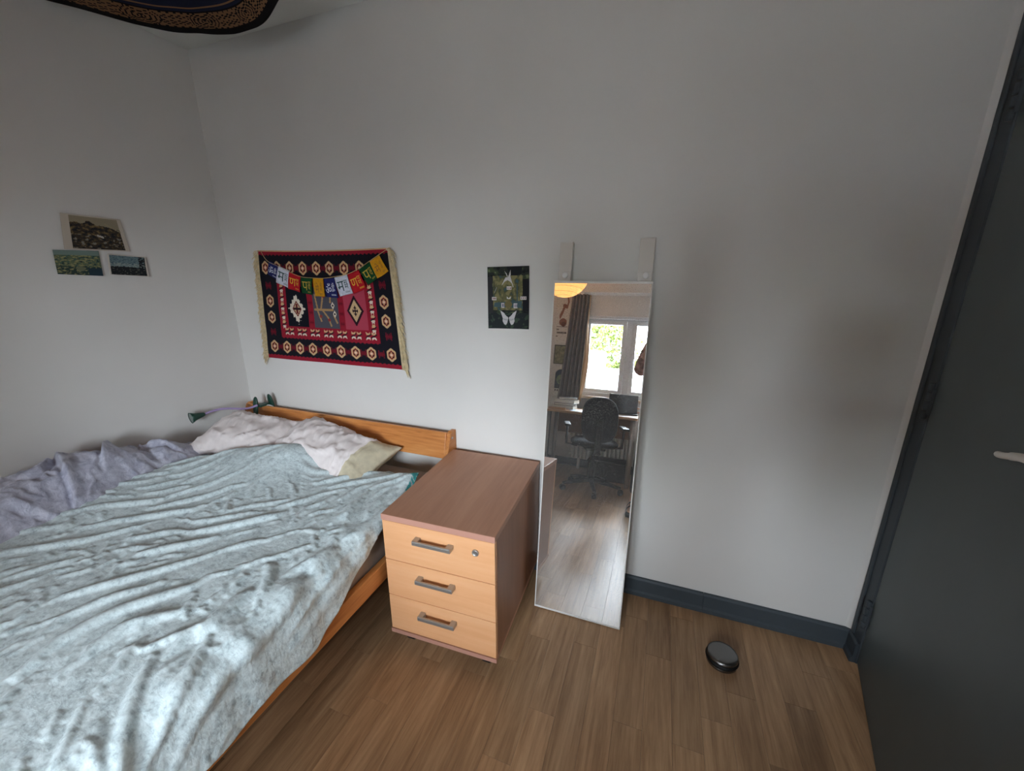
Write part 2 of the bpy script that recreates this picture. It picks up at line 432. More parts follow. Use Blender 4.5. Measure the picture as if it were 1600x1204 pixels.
wh = box('window_handle', (xm + 0.052, yf1 + 0.014, 1.30), (xm + 0.078, yf1 + 0.03, 1.37), M_frame, window_1, 0.004)
box('window_lever', (xm + 0.056, yf1 + 0.03, 1.22), (xm + 0.074, yf1 + 0.045, 1.35), M_frame, wh, 0.005)
box('window_sill', (WX0 - 0.05, YB - 0.088, WZ0 - 0.03), (WX1 + 0.05, YB + 0.10, WZ0 + 0.002), plain('sill_wood', (196, 176, 150), 0.4), window_1, 0.006)
box('window_head', (WX0, YB - 0.085, WZ1 - 0.03), (WX1, YB - 0.02, WZ1 - 0.002), M_frame, window_1, 0.004)

# ------------------------------------------------------------------ outdoors
M_render = plain('grey_render', (112, 112, 112), 0.8)
nb = thing('neighbour_building', 'low pale flat-roofed building outside the window', 'building', (2.4, -11.5, -3.0))
box('wall', (-9, -4, 0), (9, 2.0, 4.25), M_render, nb); box('parapet', (-9.1, -4.1, 4.25), (9.1, 2.1, 4.42), plain('parapet_cap', (150, 150, 150), 0.6), nb)
box('roof_unit', (-2.9, -1.5, 4.42), (-1.5, -0.4, 5.05), plain('grey_plant_box', (70, 76, 88), 0.5), nb, 0.02)
gr = box('ground', (-60, -90, -3.2), (60, YB - 0.3, -3.0), plain('paving', (84, 86, 78), 0.9)); struct(gr)
m, nt, b = new_mat('leaf_green'); setin(b, 0.6, 0, 0.3)
oi = node(nt, 'ShaderNodeTexCoord'); nn = noise(nt, coords(nt), 3.0, 2)
r_ = ramp(nt, nn.outputs['Fac'], [(0.35, (52, 64, 20)), (0.65, (96, 108, 40))]); nt.links.new(r_.outputs['Color'], b.inputs['Base Color']); M_leaf = m
M_bark = plain('bark', (92, 78, 64), 0.9, 0, 0.2, 0.15, 12)
def tree(x, y, base, h, rad, seed, label):
    rs = np.random.RandomState(seed)
    t = thing('birch_tree', label, 'tree', (x, y, base))
    tube('trunk', [(0, 0, 0), (0.1, 0, h * 0.4), (0, 0.1, h * 0.8)], [0.22, 0.16, 0.05], M_bark, t, 10)
    for k in range(9):
        a = k * 2.4; z0 = h * (0.35 + 0.05 * k)
        tube('branch', [(0.05, 0, z0), (cos(a) * rad * 0.5, sin(a) * rad * 0.5, z0 + 0.5), (cos(a) * rad * 0.85, sin(a) * rad * 0.85, z0 + 1.1)], [0.06, 0.035, 0.012], M_bark, t, 6)
    n = 9000
    cl = rs.normal(0, 1, (60, 3)); cl /= np.linalg.norm(cl, axis=1, keepdims=True); cl *= (rs.uniform(0.25, 1, (60, 1)) ** 0.5) * np.array([rad, rad, h * 0.34])
    c = cl[rs.randint(0, 60, n)] + rs.normal(0, 0.34, (n, 3)) + np.array([0, 0, h * 0.72])
    d1 = rs.normal(0, 1, (n, 3)); d1 /= np.linalg.norm(d1, axis=1, keepdims=True); d2 = np.cross(d1, rs.normal(0, 1, (n, 3))); d2 /= np.linalg.norm(d2, axis=1, keepdims=True)
    s = rs.uniform(0.07, 0.13, (n, 1))
    P = np.stack([c - d1 * s, c + d2 * s * 0.5, c + d1 * s, c - d2 * s * 0.5], 1)
    V = P.reshape(-1, 3); F = [tuple(range(4 * k, 4 * k + 4)) for k in range(n)]
    o = mesh_obj('foliage', V, F, M_leaf, t); o['kind'] = 'stuff'
for tx, ty, th, tr_, sd, lb in ((-0.2, -19.0, 6.9, 1.9, 1, 'leafy light green tree behind the pale building, rising over its grey roof box'), (4.4, -22.0, 5.9, 1.6, 2, 'leafy light green tree behind the pale building, the shorter one next to the tall tree'),
                                (-5.2, -21.5, 5.1, 1.7, 3, 'low wide green tree behind the pale building, farthest along its roof parapet'), (11.2, -23.0, 5.0, 1.7, 4, 'leafy light green tree behind the far end of the pale building')):
    tree(tx, ty, -3.0, th, tr_, sd, lb)

# ------------------------------------------------------------------ curtains
m, nt, b = new_mat('grey_curtain'); setin(b, 0.9, 0, 0.1)
nn = noise(nt, coords(nt, (1, 1, 0.3)), 60, 3); r_ = ramp(nt, nn.outputs['Fac'], [(0.3, (104, 104, 106)), (0.7, (132, 131, 130))]); nt.links.new(r_.outputs['Color'], b.inputs['Base Color']); M_curt = m
M_lining = plain('tan_lining', (196, 160, 120), 0.8)
def curtain(name, top, bot, z0, z1, y, label, nf, lining=None):
    t = thing(name, label, 'curtain', ((top[0] + top[1]) / 2, y, z0))
    nx, nz = 60, 40; U, V = np.meshgrid(np.linspace(0, 1, nx), np.linspace(0, 1, nz))
    w = V ** 1.4
    X = (top[0] + U * (top[1] - top[0])) * (1 - w) + (bot[0] + U * (bot[1] - bot[0])) * w
    Y = y + 0.028 * np.sin(U * nf * 2 * pi + 0.6 * np.sin(3 * V)) + 0.012 * fbm(U * 4, V * 3, 2)
    Z = z1 + V * (z0 - z1) + 0.01 * np.sin(U * 9) * V
    loc = np.array(t.location)
    grid_mesh('cloth', np.stack([X, Y, Z], -1) - loc, M_curt, t, solid=0.004)
    if lining:
        U2 = U[:, :16]; V2 = V[:, :16]; u = np.linspace(0, 1, 16)[None, :] * np.ones((nz, 1))
        w2 = V2 ** 1.4; xe = top[1] * (1 - w2) + bot[1] * w2
        X = xe - 0.006 + u * (0.012 + 0.05 * np.sin(np.clip(V2 * 1.02, 0, 1) * pi * 0.75) ** 4 * (V2 > 0.3)); Y = y - 0.045 + 0.02 * np.sin(u * 5)
        grid_mesh('lining', np.stack([X, Y, Z[:, :16]], -1) - loc, M_lining, t, solid=0.002)
    box('rail_clip', (-0.03, -0.01, z1 - z0 - 0.004), (0.03, 0.01, z1 - z0 + 0.02), M_white_pl, t, 0.003)
curtain('curtain', (1.46, 1.665), (1.38, 1.635), 0.80, 2.08, YB + 0.16, 'grey woven curtain with tan lining beside the posters at the window', 5, True)
curtain('curtain', (2.70, 2.94), (2.68, 2.96), 0.80, 2.08, YB + 0.16, 'grey woven curtain gathered between the window and the door side wall', 6)

# ------------------------------------------------------------------ radiator
rad = thing('radiator', 'white column radiator under the window behind the desk', 'radiator', (1.60, YB + 0.10, 0.10))
M_rad = plain('radiator_enamel', (226, 226, 220), 0.35)
fin = None
for k in range(17):
    if fin is None:
        bm = bmesh.new(); bm_box(bm, (0.0, -0.05, 0.02), (0.034, 0.05, 0.34), 0.012, 3); fin = bm_obj('radiator_fin', bm, M_rad, rad, True)
    else:
        o = fin.copy(); link(o, rad); o.location = (k * 0.048, 0, 0)
tube('pipe', [(-0.03, 0, 0.06), (0.85, 0, 0.06)], 0.014, M_rad, rad); tube('pipe', [(-0.03, 0, 0.30), (0.85, 0, 0.30)], 0.014, M_rad, rad)
for px_ in (0.08, 0.72): box('bracket', (px_, -0.09, 0.04), (px_ + 0.03, -0.04, 0.08), M_rad, rad, 0.004); box('foot', (px_, -0.03, -0.10), (px_ + 0.03, 0.03, 0.03), M_rad, rad, 0.004)

# ------------------------------------------------------------------ desk
DX0, DX1, DYF, DYB = 1.36, 2.34, -2.66, YB + 0.20
desk = thing('desk', 'wooden desk with steel legs standing below the window', 'desk', ((DX0 + DX1) / 2, (DYF + DYB) / 2, 0))
dl = np.array(desk.location)
M_deskwood = wood('desk_oak', (150, 110, 74), (178, 138, 98), (196, 158, 118), 'X', 0.35, 0.6)
box('desktop', (DX0 - dl[0], DYB - dl[1], 0.705), (DX1 - dl[0], DYF - dl[1], 0.73), M_deskwood, desk, 0.004)
for sx in (DX0 + 0.05, DX1 - 0.05):
    for sy in (DYF - 0.05, DYB + 0.06):
        o = tube('leg', [(sx - dl[0], sy - dl[1], 0.0), (sx - dl[0], sy - dl[1], 0.705)], 0.022, M_steel, desk, 14)
box('shaded_wall_sheet', (DX0 + 0.08 - dl[0], DYB + 0.05 - dl[1], 0.44), (DX1 - 0.08 - dl[0], DYB + 0.068 - dl[1], 0.69), plain('wall_shade_brown', (120, 88, 66), 0.6), desk, 0.002)  # added brown sheet standing in for the shaded wall below the window
DT = 0.7305
# things on the desk
bkcols = [((196, 194, 188), 0.25, 0.20, 0.036), ((60, 62, 66), 0.24, 0.19, 0.026), ((206, 204, 200), 0.24, 0.18, 0.040), ((72, 70, 66), 0.21, 0.16, 0.022)]
z = DT
for k, (c, w, d, h) in enumerate(bkcols):
    lab = ['light grey hardback lying lowest in the desk pile', 'dark slate folder, second from bottom of the desk pile', 'white thick book lying third in the desk pile', 'charcoal notebook lying on top of the desk pile'][k]
    t = thing('book', lab, 'book', (1.53 + 0.01 * k, -2.98, z), radians([4, -7, 9, -14][k]), 'books piled on the desk')
    mc = plain('cover', c, 0.5)
    box('cover', (-w / 2, -d / 2, 0), (w / 2, d / 2, 0.003), mc, t); box('cover', (-w / 2, -d / 2, h - 0.003), (w / 2, d / 2, h), mc, t)
    box('spine', (-w / 2, -d / 2, 0.003), (-w / 2 + 0.003, d / 2, h - 0.003), mc, t); box('pages', (-w / 2 + 0.003, -d / 2 + 0.004, 0.003), (w / 2 - 0.004, d / 2 - 0.004, h - 0.003), plain('paper', (232, 228, 216), 0.8), t)
    z += h + 0.0004
def sheet(name, cx, cy, w, d, rot, col, label, group=None, z=DT):
    U, V, _, _ = uv_grid(8, 8); P = np.stack([(U - 0.5) * w, (V - 0.5) * d, 0.001 + 0.004 * (U - 0.3) ** 2 * (V - 0.2) ** 2], -1)
    o = grid_mesh(name, P, plain('paper', col, 0.6), None, solid=-0.0006); o.location = (cx, cy, z + 0.0004); o.rotation_euler = (0, 0, rot); return tag(o, label, 'paper', group)
sheet('paper_sheet', 2.22, -2.79, 0.21, 0.20, 0.1, (240, 240, 238), 'white paper sheet on the desk in front of the laptop')
sheet('paper_sheet', 1.72, -2.82, 0.20, 0.24, -0.2, (176, 200, 214), 'pale blue paper sheet on the desk beside the book pile')
lp = thing('laptop', 'open dark laptop with its screen off on the desk', 'laptop', (2.17, -3.00, DT), radians(-6))
M_dark = plain('dark_screen', (30, 31, 36), 0.3); M_case = plain('laptop_case', (70, 72, 76), 0.4, 0.5)
box('base', (-0.155, -0.02, 0.004), (0.155, 0.09, 0.018), M_case, lp, 0.004)
for k in range(5): box('key_row', (-0.13, 0.005 + k * 0.015, 0.018), (0.13, 0.016 + k * 0.015, 0.0195), M_dark, lp)
for sx in (-0.13, 0.13): box('foot', (sx - 0.01, 0.0, 0.0), (sx + 0.01, 0.02, 0.005), M_rubber, lp)
sc_ = box('screen', (-0.155, -0.034, 0.012), (0.155, -0.024, 0.215), M_case, lp, 0.004); box('display', (-0.147, -0.0242, 0.022), (0.147, -0.0232, 0.208), M_dark, sc_)
wp = thing('wooden_pen_tray', 'light wooden pen tray along the desk front edge', 'tray', (1.50, -2.73, DT))
for q in ((-0.09, -0.03, 0, 0.09, 0.03, 0.004), (-0.09, -0.03, 0.004, 0.09, -0.026, 0.02), (-0.09, 0.026, 0.004, 0.09, 0.03, 0.02), (-0.09, -0.026, 0.004, -0.086, 0.026, 0.02), (0.086, -0.026, 0.004, 0.09, 0.026, 0.02)):
    box('tray_board', q[:3], q[3:], M_deskwood, wp)
mg = thing('mug', 'orange mug on the desk right beside the laptop', 'mug', (2.345 - 0.06, -3.13, DT))
lathe('mug_body', [(0.001, 0.002), (0.030, 0.0), (0.036, 0.01), (0.036, 0.085), (0.033, 0.085), (0.032, 0.012), (0.001, 0.010)], plain('orange_glaze', (216, 132, 62), 0.3), mg, 24)
tube('mug_handle', catmull([(0.034, 0, 0.07), (0.062, 0, 0.066), (0.062, 0, 0.03), (0.034, 0, 0.024)], 5), 0.005, plain('orange_glaze', (216, 132, 62), 0.3), mg)
# navy cabinet and black crate at floor level
nc = thing('storage_cabinet', 'dark navy cabinet on the floor beside the desk', 'cabinet', (1.20, -3.05, 0)); M_navy = plain('navy_lacquer', (30, 44, 66), 0.5)
box('body', (-0.14, -0.2, 0.03), (0.125, 0.19, 0.70), M_navy, nc, 0.004)
dd = box('cabinet_door', (-0.137, 0.191, 0.035), (0.122, 0.207, 0.695), M_navy, nc, 0.004); lathe('knob', [(0.006, 0), (0.006, 0.012), (0.012, 0.016), (0.010, 0.024), (0.001, 0.026)], M_steel, dd, 14, Matrix.Translation((0.09, 0.207, 0.42)) @ Matrix.Rotation(-pi / 2, 4, 'X'))
for sx in (-0.12, 0.10):
    for sy in (-0.18, 0.17): box('foot', (sx - 0.015, sy - 0.015, 0), (sx + 0.015, sy + 0.015, 0.03), M_black, nc)
cr = thing('storage_crate', 'black plastic crate on the floor under the desk', 'crate', (2.06, -3.02, 0))
bm = bmesh.new()
for q in ((-0.2, -0.14, 0, 0.2, 0.14, 0.006), (-0.2, -0.14, 0, -0.192, 0.14, 0.2), (0.192, -0.14, 0, 0.2, 0.14, 0.2), (-0.2, -0.14, 0, 0.2, -0.132, 0.2), (-0.2, 0.132, 0, 0.2, 0.14, 0.2)): bm_box(bm, q[:3], q[3:], 0.001, 1)
bm_obj('crate_body', bm, M_black, cr); ring('rim', -0.21, 0.21, -0.15, 0.15, 0.02, 0.19, 0.2, M_black, cr).matrix_basis = Matrix.Translation((0, 0, 0.005)) @ Matrix(((1, 0, 0, 0), (0, 0, 1, 0), (0, 1, 0, 0), (0, 0, 0, 1)))

# ------------------------------------------------------------------ office chair
ch = thing('office_chair', 'black fabric swivel office chair with rounded backrest at the desk', 'chair', (1.962, -2.42, 0), radians(-14))
M_fab = plain('black_chair_fabric', (42, 44, 48), 0.9, 0, 0.2, 0.25, 160, 0.3, 300)
def pad(name, w, h, d, mat, parent, mtx, p=2.6, curve=0.0):
    n1, n2 = 40, 12; vs, fs = [], []
    for j in range(n2 + 1):
        ph = -pi / 2 + pi * j / n2; rr = max(0.0, cos(ph)) ** 0.45; zz = sin(ph)
        for k in range(n1):
            a = 2 * pi * k / n1; ca, sa = cos(a), sin(a)
            x = math.copysign(abs(ca) ** (2 / p), ca) * w / 2 * rr; y = math.copysign(abs(sa) ** (2 / p), sa) * h / 2 * rr
            vs.append(tuple(mtx @ Vector((x, y, zz * d / 2 + curve * (x / w * 2) ** 2))))
    for j in range(n2):
        for k in range(n1): fs.append((j * n1 + k, j * n1 + (k + 1) % n1, (j + 1) * n1 + (k + 1) % n1, (j + 1) * n1 + k))
    return mesh_obj(name, vs, fs, mat, parent, True)
pad('seat', 0.46, 0.44, 0.08, M_fab, ch, Matrix.Translation((0, -0.02, 0.47)))
pad('backrest', 0.335, 0.42, 0.075, M_fab, ch, Matrix.Translation((0, 0.22, 0.715)) @ Matrix.Rotation(radians(90 + 6), 4, 'X') , 2.8, -0.03)
bs = box('back_support', (-0.03, 0.16, 0.40), (0.03, 0.285, 0.425), M_black, ch, 0.006); box('upright', (-0.03, 0.262, 0.40), (0.03, 0.28, 0.72), M_black, bs, 0.006)
lathe('gas_lift', [(0.03, 0.09), (0.03, 0.26), (0.018, 0.262), (0.018, 0.44)], M_black, ch, 18)
box('mechanism', (-0.10, -0.12, 0.41), (0.10, 0.12, 0.435), M_black, ch, 0.008)
for k in range(5):
    a = 2 * pi * k / 5 + 0.3
    lg = tube('base_arm', [(0.02 * cos(a), 0.02 * sin(a), 0.105), (0.16 * cos(a), 0.16 * sin(a), 0.09), (0.29 * cos(a), 0.29 * sin(a), 0.065)], [0.026, 0.021, 0.016], M_black, ch, 10)
    lathe('caster', [(0.012, -0.022), (0.027, -0.018), (0.027, 0.018), (0.012, 0.022)], M_black, lg, 16, Matrix.Translation((0.29 * cos(a), 0.29 * sin(a), 0.027)) @ Matrix.Rotation(a, 4, 'Z') @ Matrix.Rotation(pi / 2, 4, 'X'))
for s in (-1, 1):
    ar = tube('arm_bracket', [(s * 0.16, 0, 0.43), (s * 0.27, 0, 0.44), (s * 0.275, 0.01, 0.62)], 0.013, M_black, ch, 10)
    box('armrest', (s * 0.275 - 0.03, -0.12, 0.62), (s * 0.275 + 0.03, 0.13, 0.645), M_black, ar, 0.01, 3)

# ------------------------------------------------------------------ posters by the window (drawn)
M_print = painted('print', 0.7)
def panel(name, corners, nx, ny, fn, label, cat, thick=0.0008, curl=None, group=None, base=(230, 228, 222), mat=None, w=100.0, h=100.0):
    U, V, Uc, Vc = uv_grid(nx, ny); P = bilin(corners, U, V)
    if curl is not None: P = P + curl(U, V)
    o = P.mean((0, 1)); p = Paint(Uc, Vc, w, h, base); fn(p)
    ob = grid_mesh(name, P - o, mat or M_print, None, False, p.c, thick); ob.location = o
    return tag(ob, label, cat, group)
yw = YB + 0.004
def rectw(x0, x1, z0, z1, y): return [(x1, y, z1), (x0, y, z1), (x0, y, z0), (x1, y, z0)]
def rectw_m(x0, x1, z0, z1, y): return [(x0, y, z1), (x1, y, z1), (x1, y, z0), (x0, y, z0)]
def figure_poster(p):
    br = (150, 104, 84)
    p.line([(60, 2), (66, 14), (60, 24), (44, 22)], 4, br); p.ell(44, 22, 9, 4, (120, 80, 66)); p.line([(44, 24), (36, 34), (24, 44)], 5, br)
    p.ell(42, 56, 22, 8, br); p.ell(46, 60, 14, 5, (110, 74, 62)); p.rect(6, 65, 70, 65.8, (60, 54, 50))
    for k in range(3): p.rect(8 + 5 * k, 70, 11 + 5 * k, 73, (50, 48, 50))
    for k in range(7): p.ell(14 + 8 * k, 78, 3, 2.4, (50, 48, 50))
    for k in range(2): p.rect(8 + 5 * k, 84, 11 + 5 * k, 87, (60, 58, 60))
# the camera looks at these through the mirror, from inside the room: +x of the print is -x of the world
panel('poster', rectw(1.24, 1.46, 1.50, 2.10, yw), 60, 100, lambda p: (setattr(p, 'X', p.X[:, ::-1]), figure_poster(p)), 'white poster with brown figure drawing and small text beside curtain', 'poster')
fp = thing('framed_picture', 'small framed green map picture on the wall beside the curtain', 'picture', (1.36, YB, 1.36))
ring('frame', -0.105, 0.105, -0.12, 0.12, 0.012, 0.0, 0.014, plain('frame_olive', (92, 92, 78), 0.5), fp)
U, V, Uc, Vc = uv_grid(24, 28); p = Paint(Uc, Vc, 100, 100, (140, 142, 112)); p.mottle(0.9, 0.06)
grid_mesh('print', bilin(rectw(-0.095, 0.095, -0.11, 0.11, 0.006), U, V), M_print, fp, False, p.c, 0.001)
def arch_poster(p):
    p.put((p.Y > 8) & (p.Y < 74) & ((p.Y > 26) | (((p.X - 50) / 38) ** 2 + ((p.Y - 26) / 17) ** 2 < 1)) & (abs(p.X - 50) < 38), (52, 66, 88))
    p.ell(50, 44, 28, 17, (126, 140, 112)); p.ell(44, 40, 12, 7, (168, 172, 140)); p.ell(60, 50, 10, 6, (88, 104, 92)); p.rect(20, 62, 80, 73, (44, 48, 58))
    for k in range(6): p.rect(14 + 12.5 * k, 77, 22 + 12.5 * k, 83, (70, 72, 80))
    p.ell(50, 90, 8, 5, (64, 66, 84))
panel('poster', rectw(1.27, 1.47, 0.84, 1.21, yw), 60, 90, arch_poster, 'poster with dark blue arched badge and lettering below the framed map', 'poster')

# ------------------------------------------------------------------ paper lantern lamp
m, nt, b = new_mat('lit_rice_paper'); setin(b, 0.9, 0, 0.1, (206, 158, 100))
b.inputs['Emission Color'].default_value = (1.0, 0.43, 0.125, 1); b.inputs['Emission Strength'].default_value = 0.62; M_paper = m
ln = thing('paper_lantern', 'lit round rice paper lantern hanging from the ceiling', 'lamp', (1.50, -2.55, 1.905 - 0.0))
R = 0.245
prof = []
for k in range(41):
    a = -pi / 2 + 0.18 + (pi - 0.36) * k / 40
    prof.append((R * cos(a) * (1 - 0.012 * abs(sin(k * pi / 2.0))), R * 0.94 + R * 0.94 * sin(a)))
sh = lathe('lamp_shade', prof[:], M_paper, ln, 40)
for k in range(2, 39, 4):
    r, z = prof[k]; pts = [(r * 1.004 * cos(2 * pi * j / 40), r * 1.004 * sin(2 * pi * j / 40), z) for j in range(41)]
    tube('bamboo_hoop', pts, 0.0016, plain('hoop', (196, 134, 70), 0.7), sh, 4)
tube('cord', [(0, 0, 2 * R * 0.94 - 0.01), (0, 0, ZC - 1.905 - 0.02)], 0.004, M_white_pl, ln)
lathe('ceiling_rose', [(0.002, -0.03), (0.045, -0.025), (0.05, 0.0)], M_white_pl, ln, 24, Matrix.Translation((0, 0, ZC - 1.905)))

# ================================================================== bed
BX0, BX1, BYH, BYF = 0.03, 1.488, -0.045, -2.08
bed = thing('bed_frame', 'orange pine bed frame with a low plank headboard against the wall', 'bed', (0.765, -1.05, 0))
bl = Vector(bed.location)
def bbox_(name, lo, hi, mat, bev=0.004, parent=None):
    return box(name, tuple(Vector(lo) - bl), tuple(Vector(hi) - bl), mat, parent or bed, bev)
# headboard plank leaning back a little between two end brackets
hb = bm = bmesh.new()
Rm = Matrix.Translation((0, -0.070, 0.655)) @ Matrix.Rotation(radians(-14), 4, 'X')
bm_box(bm, (BX0 + 0.02, -0.012, -0.068), (BX1 - 0.022, 0.012, 0.068), 0.004, 2, Rm); bmesh.ops.translate(bm, vec=-bl, verts=bm.verts)
headboard = bm_obj('headboard', bm, M_pine, bed)
for x0 in (BX0, BX1 - 0.022):
    prof = [(-0.115, 0.30), (-0.005, 0.30), (-0.005, 0.722), (-0.040, 0.724), (-0.056, 0.716), (-0.112, 0.585)]
    vs = [(x0, y, z) for y, z in prof] + [(x0 + 0.022, y, z) for y, z in prof]; n = len(prof)
    o = mesh_obj('end_bracket', [tuple(Vector(v) - bl) for v in vs], [(k, (k + 1) % n, n + (k + 1) % n, n + k) for k in range(n)] + [tuple(range(n))[::-1], tuple(range(n, 2 * n))], M_pine_y, bed)
    lathe('screw_cap', [(0.007, 0), (0.006, 0.002), (0.001, 0.0025)], M_steel, o, 14, Matrix.Translation(Vector((x0 + 0.022, -0.045, 0.69)) - bl) @ Matrix.Rotation(pi / 2, 4, 'Y'))
bbox_('side_rail', (BX1 - 0.028, BYF, 0.305), (BX1, -0.116, 0.385), M_pine_y); bbox_('side_rail', (BX0, BYF, 0.305), (BX0 + 0.028, -0.116, 0.385), M_pine_y)
bbox_('foot_rail', (BX0 + 0.0285, BYF, 0.305), (BX1 - 0.0285, BYF + 0.028, 0.385), M_pine); bbox_('head_rail', (BX0 + 0.0285, -0.10, 0.305), (BX1 - 0.0285, -0.075, 0.385), M_pine)
for sx in (BX0 + 0.03, BX1 - 0.10):
    for sy in (BYF + 0.04, -0.20): bbox_('leg', (sx, sy, 0), (sx + 0.07, sy + 0.07, 0.304), M_pine_y)
for k in range(12):
    y = -0.22 - k * 0.16; bbox_('slat', (BX0 + 0.03, y - 0.035, 0.33), (BX1 - 0.03, y + 0.035, 0.348), M_pine, 0.002)
# mattress
M_sheet = plain('mattress_sheet', (176, 164, 152), 0.95, 0, 0.1, 0.05, 12, 0.1, 500)
MT = 0.515
mattress = box('mattress', (BX0 + 0.035, BYF + 0.035, 0.35), (BX1 - 0.035, -0.105, MT), M_sheet, None, 0.03, 4, True)
tag(mattress, 'taupe covered mattress lying in the pine bed frame', 'mattress')

# ------------------------------------------------------------------ duvet
m, nt, b = new_mat('mint_duvet_cotton'); setin(b, 0.82, 0, 0.25)
b.inputs['Sheen Weight'].default_value = 0.15
mp = coords(nt); n1 = noise(nt, mp, 30, 5, 0.7, 0.15); n2 = noise(nt, mp, 105, 4, 0.65, 0.1)
mx = node(nt, 'ShaderNodeMix'); mx.data_type = 'FLOAT'; mx.inputs[0].default_value = 0.45
nt.links.new(n1.outputs['Fac'], mx.inputs[2]); nt.links.new(n2.outputs['Fac'], mx.inputs[3])
r_ = ramp(nt, mx.outputs[0], [(0.37, (170, 187, 192)), (0.47, (208, 224, 227)), (0.58, (226, 241, 244))])
at = node(nt, 'ShaderNodeAttribute'); at.attribute_name = 'Col'
sep = node(nt, 'ShaderNodeSeparateColor'); nt.links.new(at.outputs['Color'], sep.inputs[0])
mm = node(nt, 'ShaderNodeMix'); mm.data_type = 'RGBA'; mm.inputs[7].default_value = lin4((64, 176, 176))
nt.links.new(sep.outputs[0], mm.inputs[0]); nt.links.new(r_.outputs['Color'], mm.inputs[6]); nt.links.new(mm.outputs[2], b.inputs['Base Color'])
n3 = noise(nt, coords(nt, (1, 1.8, 1), rot=(0, 0, radians(38))), 26, 3, 0.5, 0.3); bump(nt, b, n3.outputs['Fac'], 0.32, 0.010); M_duvet = m

ZD = 0.575
def PB(px, py, z=ZD): return tuple(PX(px, py, 2, z)[:2])
NX, NT = 380, 460
S = np.linspace(0, 1, NX)[None, :] * np.ones((NT, 1)); Tt = np.linspace(0, 1, NT)[:, None] * np.ones((1, NX))
xs = 0.20 + S * 1.52                      # arc length across the bed, bends down past x = 1.40
# head edge of the duvet as a function of x
he_x = [0.20, 0.30, 0.45, 0.62, 0.78, 0.84, 0.90, 1.00, 1.15, 1.33, 1.43, 1.55, 1.8]
he_y = [-0.62, -0.52, -0.43, -0.34, -0.285, -0.30, -0.33, -0.30, -0.26, -0.235, -0.265, -0.40, -0.55]
yh = np.interp(xs, he_x, he_y)
ye = -2.02
Yg = yh + (ye - yh) * Tt ** 0.95
Xf = xs                                    # unrolled coordinates for folds
# long swooping edge: how far the cloth hangs down the side at each y
hang = np.interp(-Yg, [0.2, 0.3, 0.5, 0.62, 0.72, 0.82, 0.90, 1.0, 1.4, 2.1], [0.02, 0.02, 0.02, 0.035, 0.075, 0.125, 0.180, 0.222, 0.235, 0.24])
hang = hang + 0.008 * np.sin(Yg * 23) * (Yg < -0.95)
XB = 1.421                                # where it starts to roll over
xs2 = np.where(xs > XB, XB + (xs - XB) / (0.20 + 1.52 - XB) * (0.045 + hang), xs)
over = np.clip(xs2 - XB, 0, None)
rr = 0.075
ang = np.minimum(over / rr, pi / 2 * 0.97)
bx = np.minimum(xs2, XB) + rr * np.sin(ang) + np.clip(over - rr * pi / 2 * 0.97, 0, None) * 0.04
bz = -rr * (1 - np.cos(ang)) - np.clip(over - rr * pi / 2 * 0.97, 0, None)
nxn = np.sin(ang); nzn = np.cos(ang)
Xw, Yw = xs2, Yg
H = np.zeros_like(S)
def sm(x, a, b_): t = np.clip((x - a) / (b_ - a), 0, 1); return t * t * (3 - 2 * t)
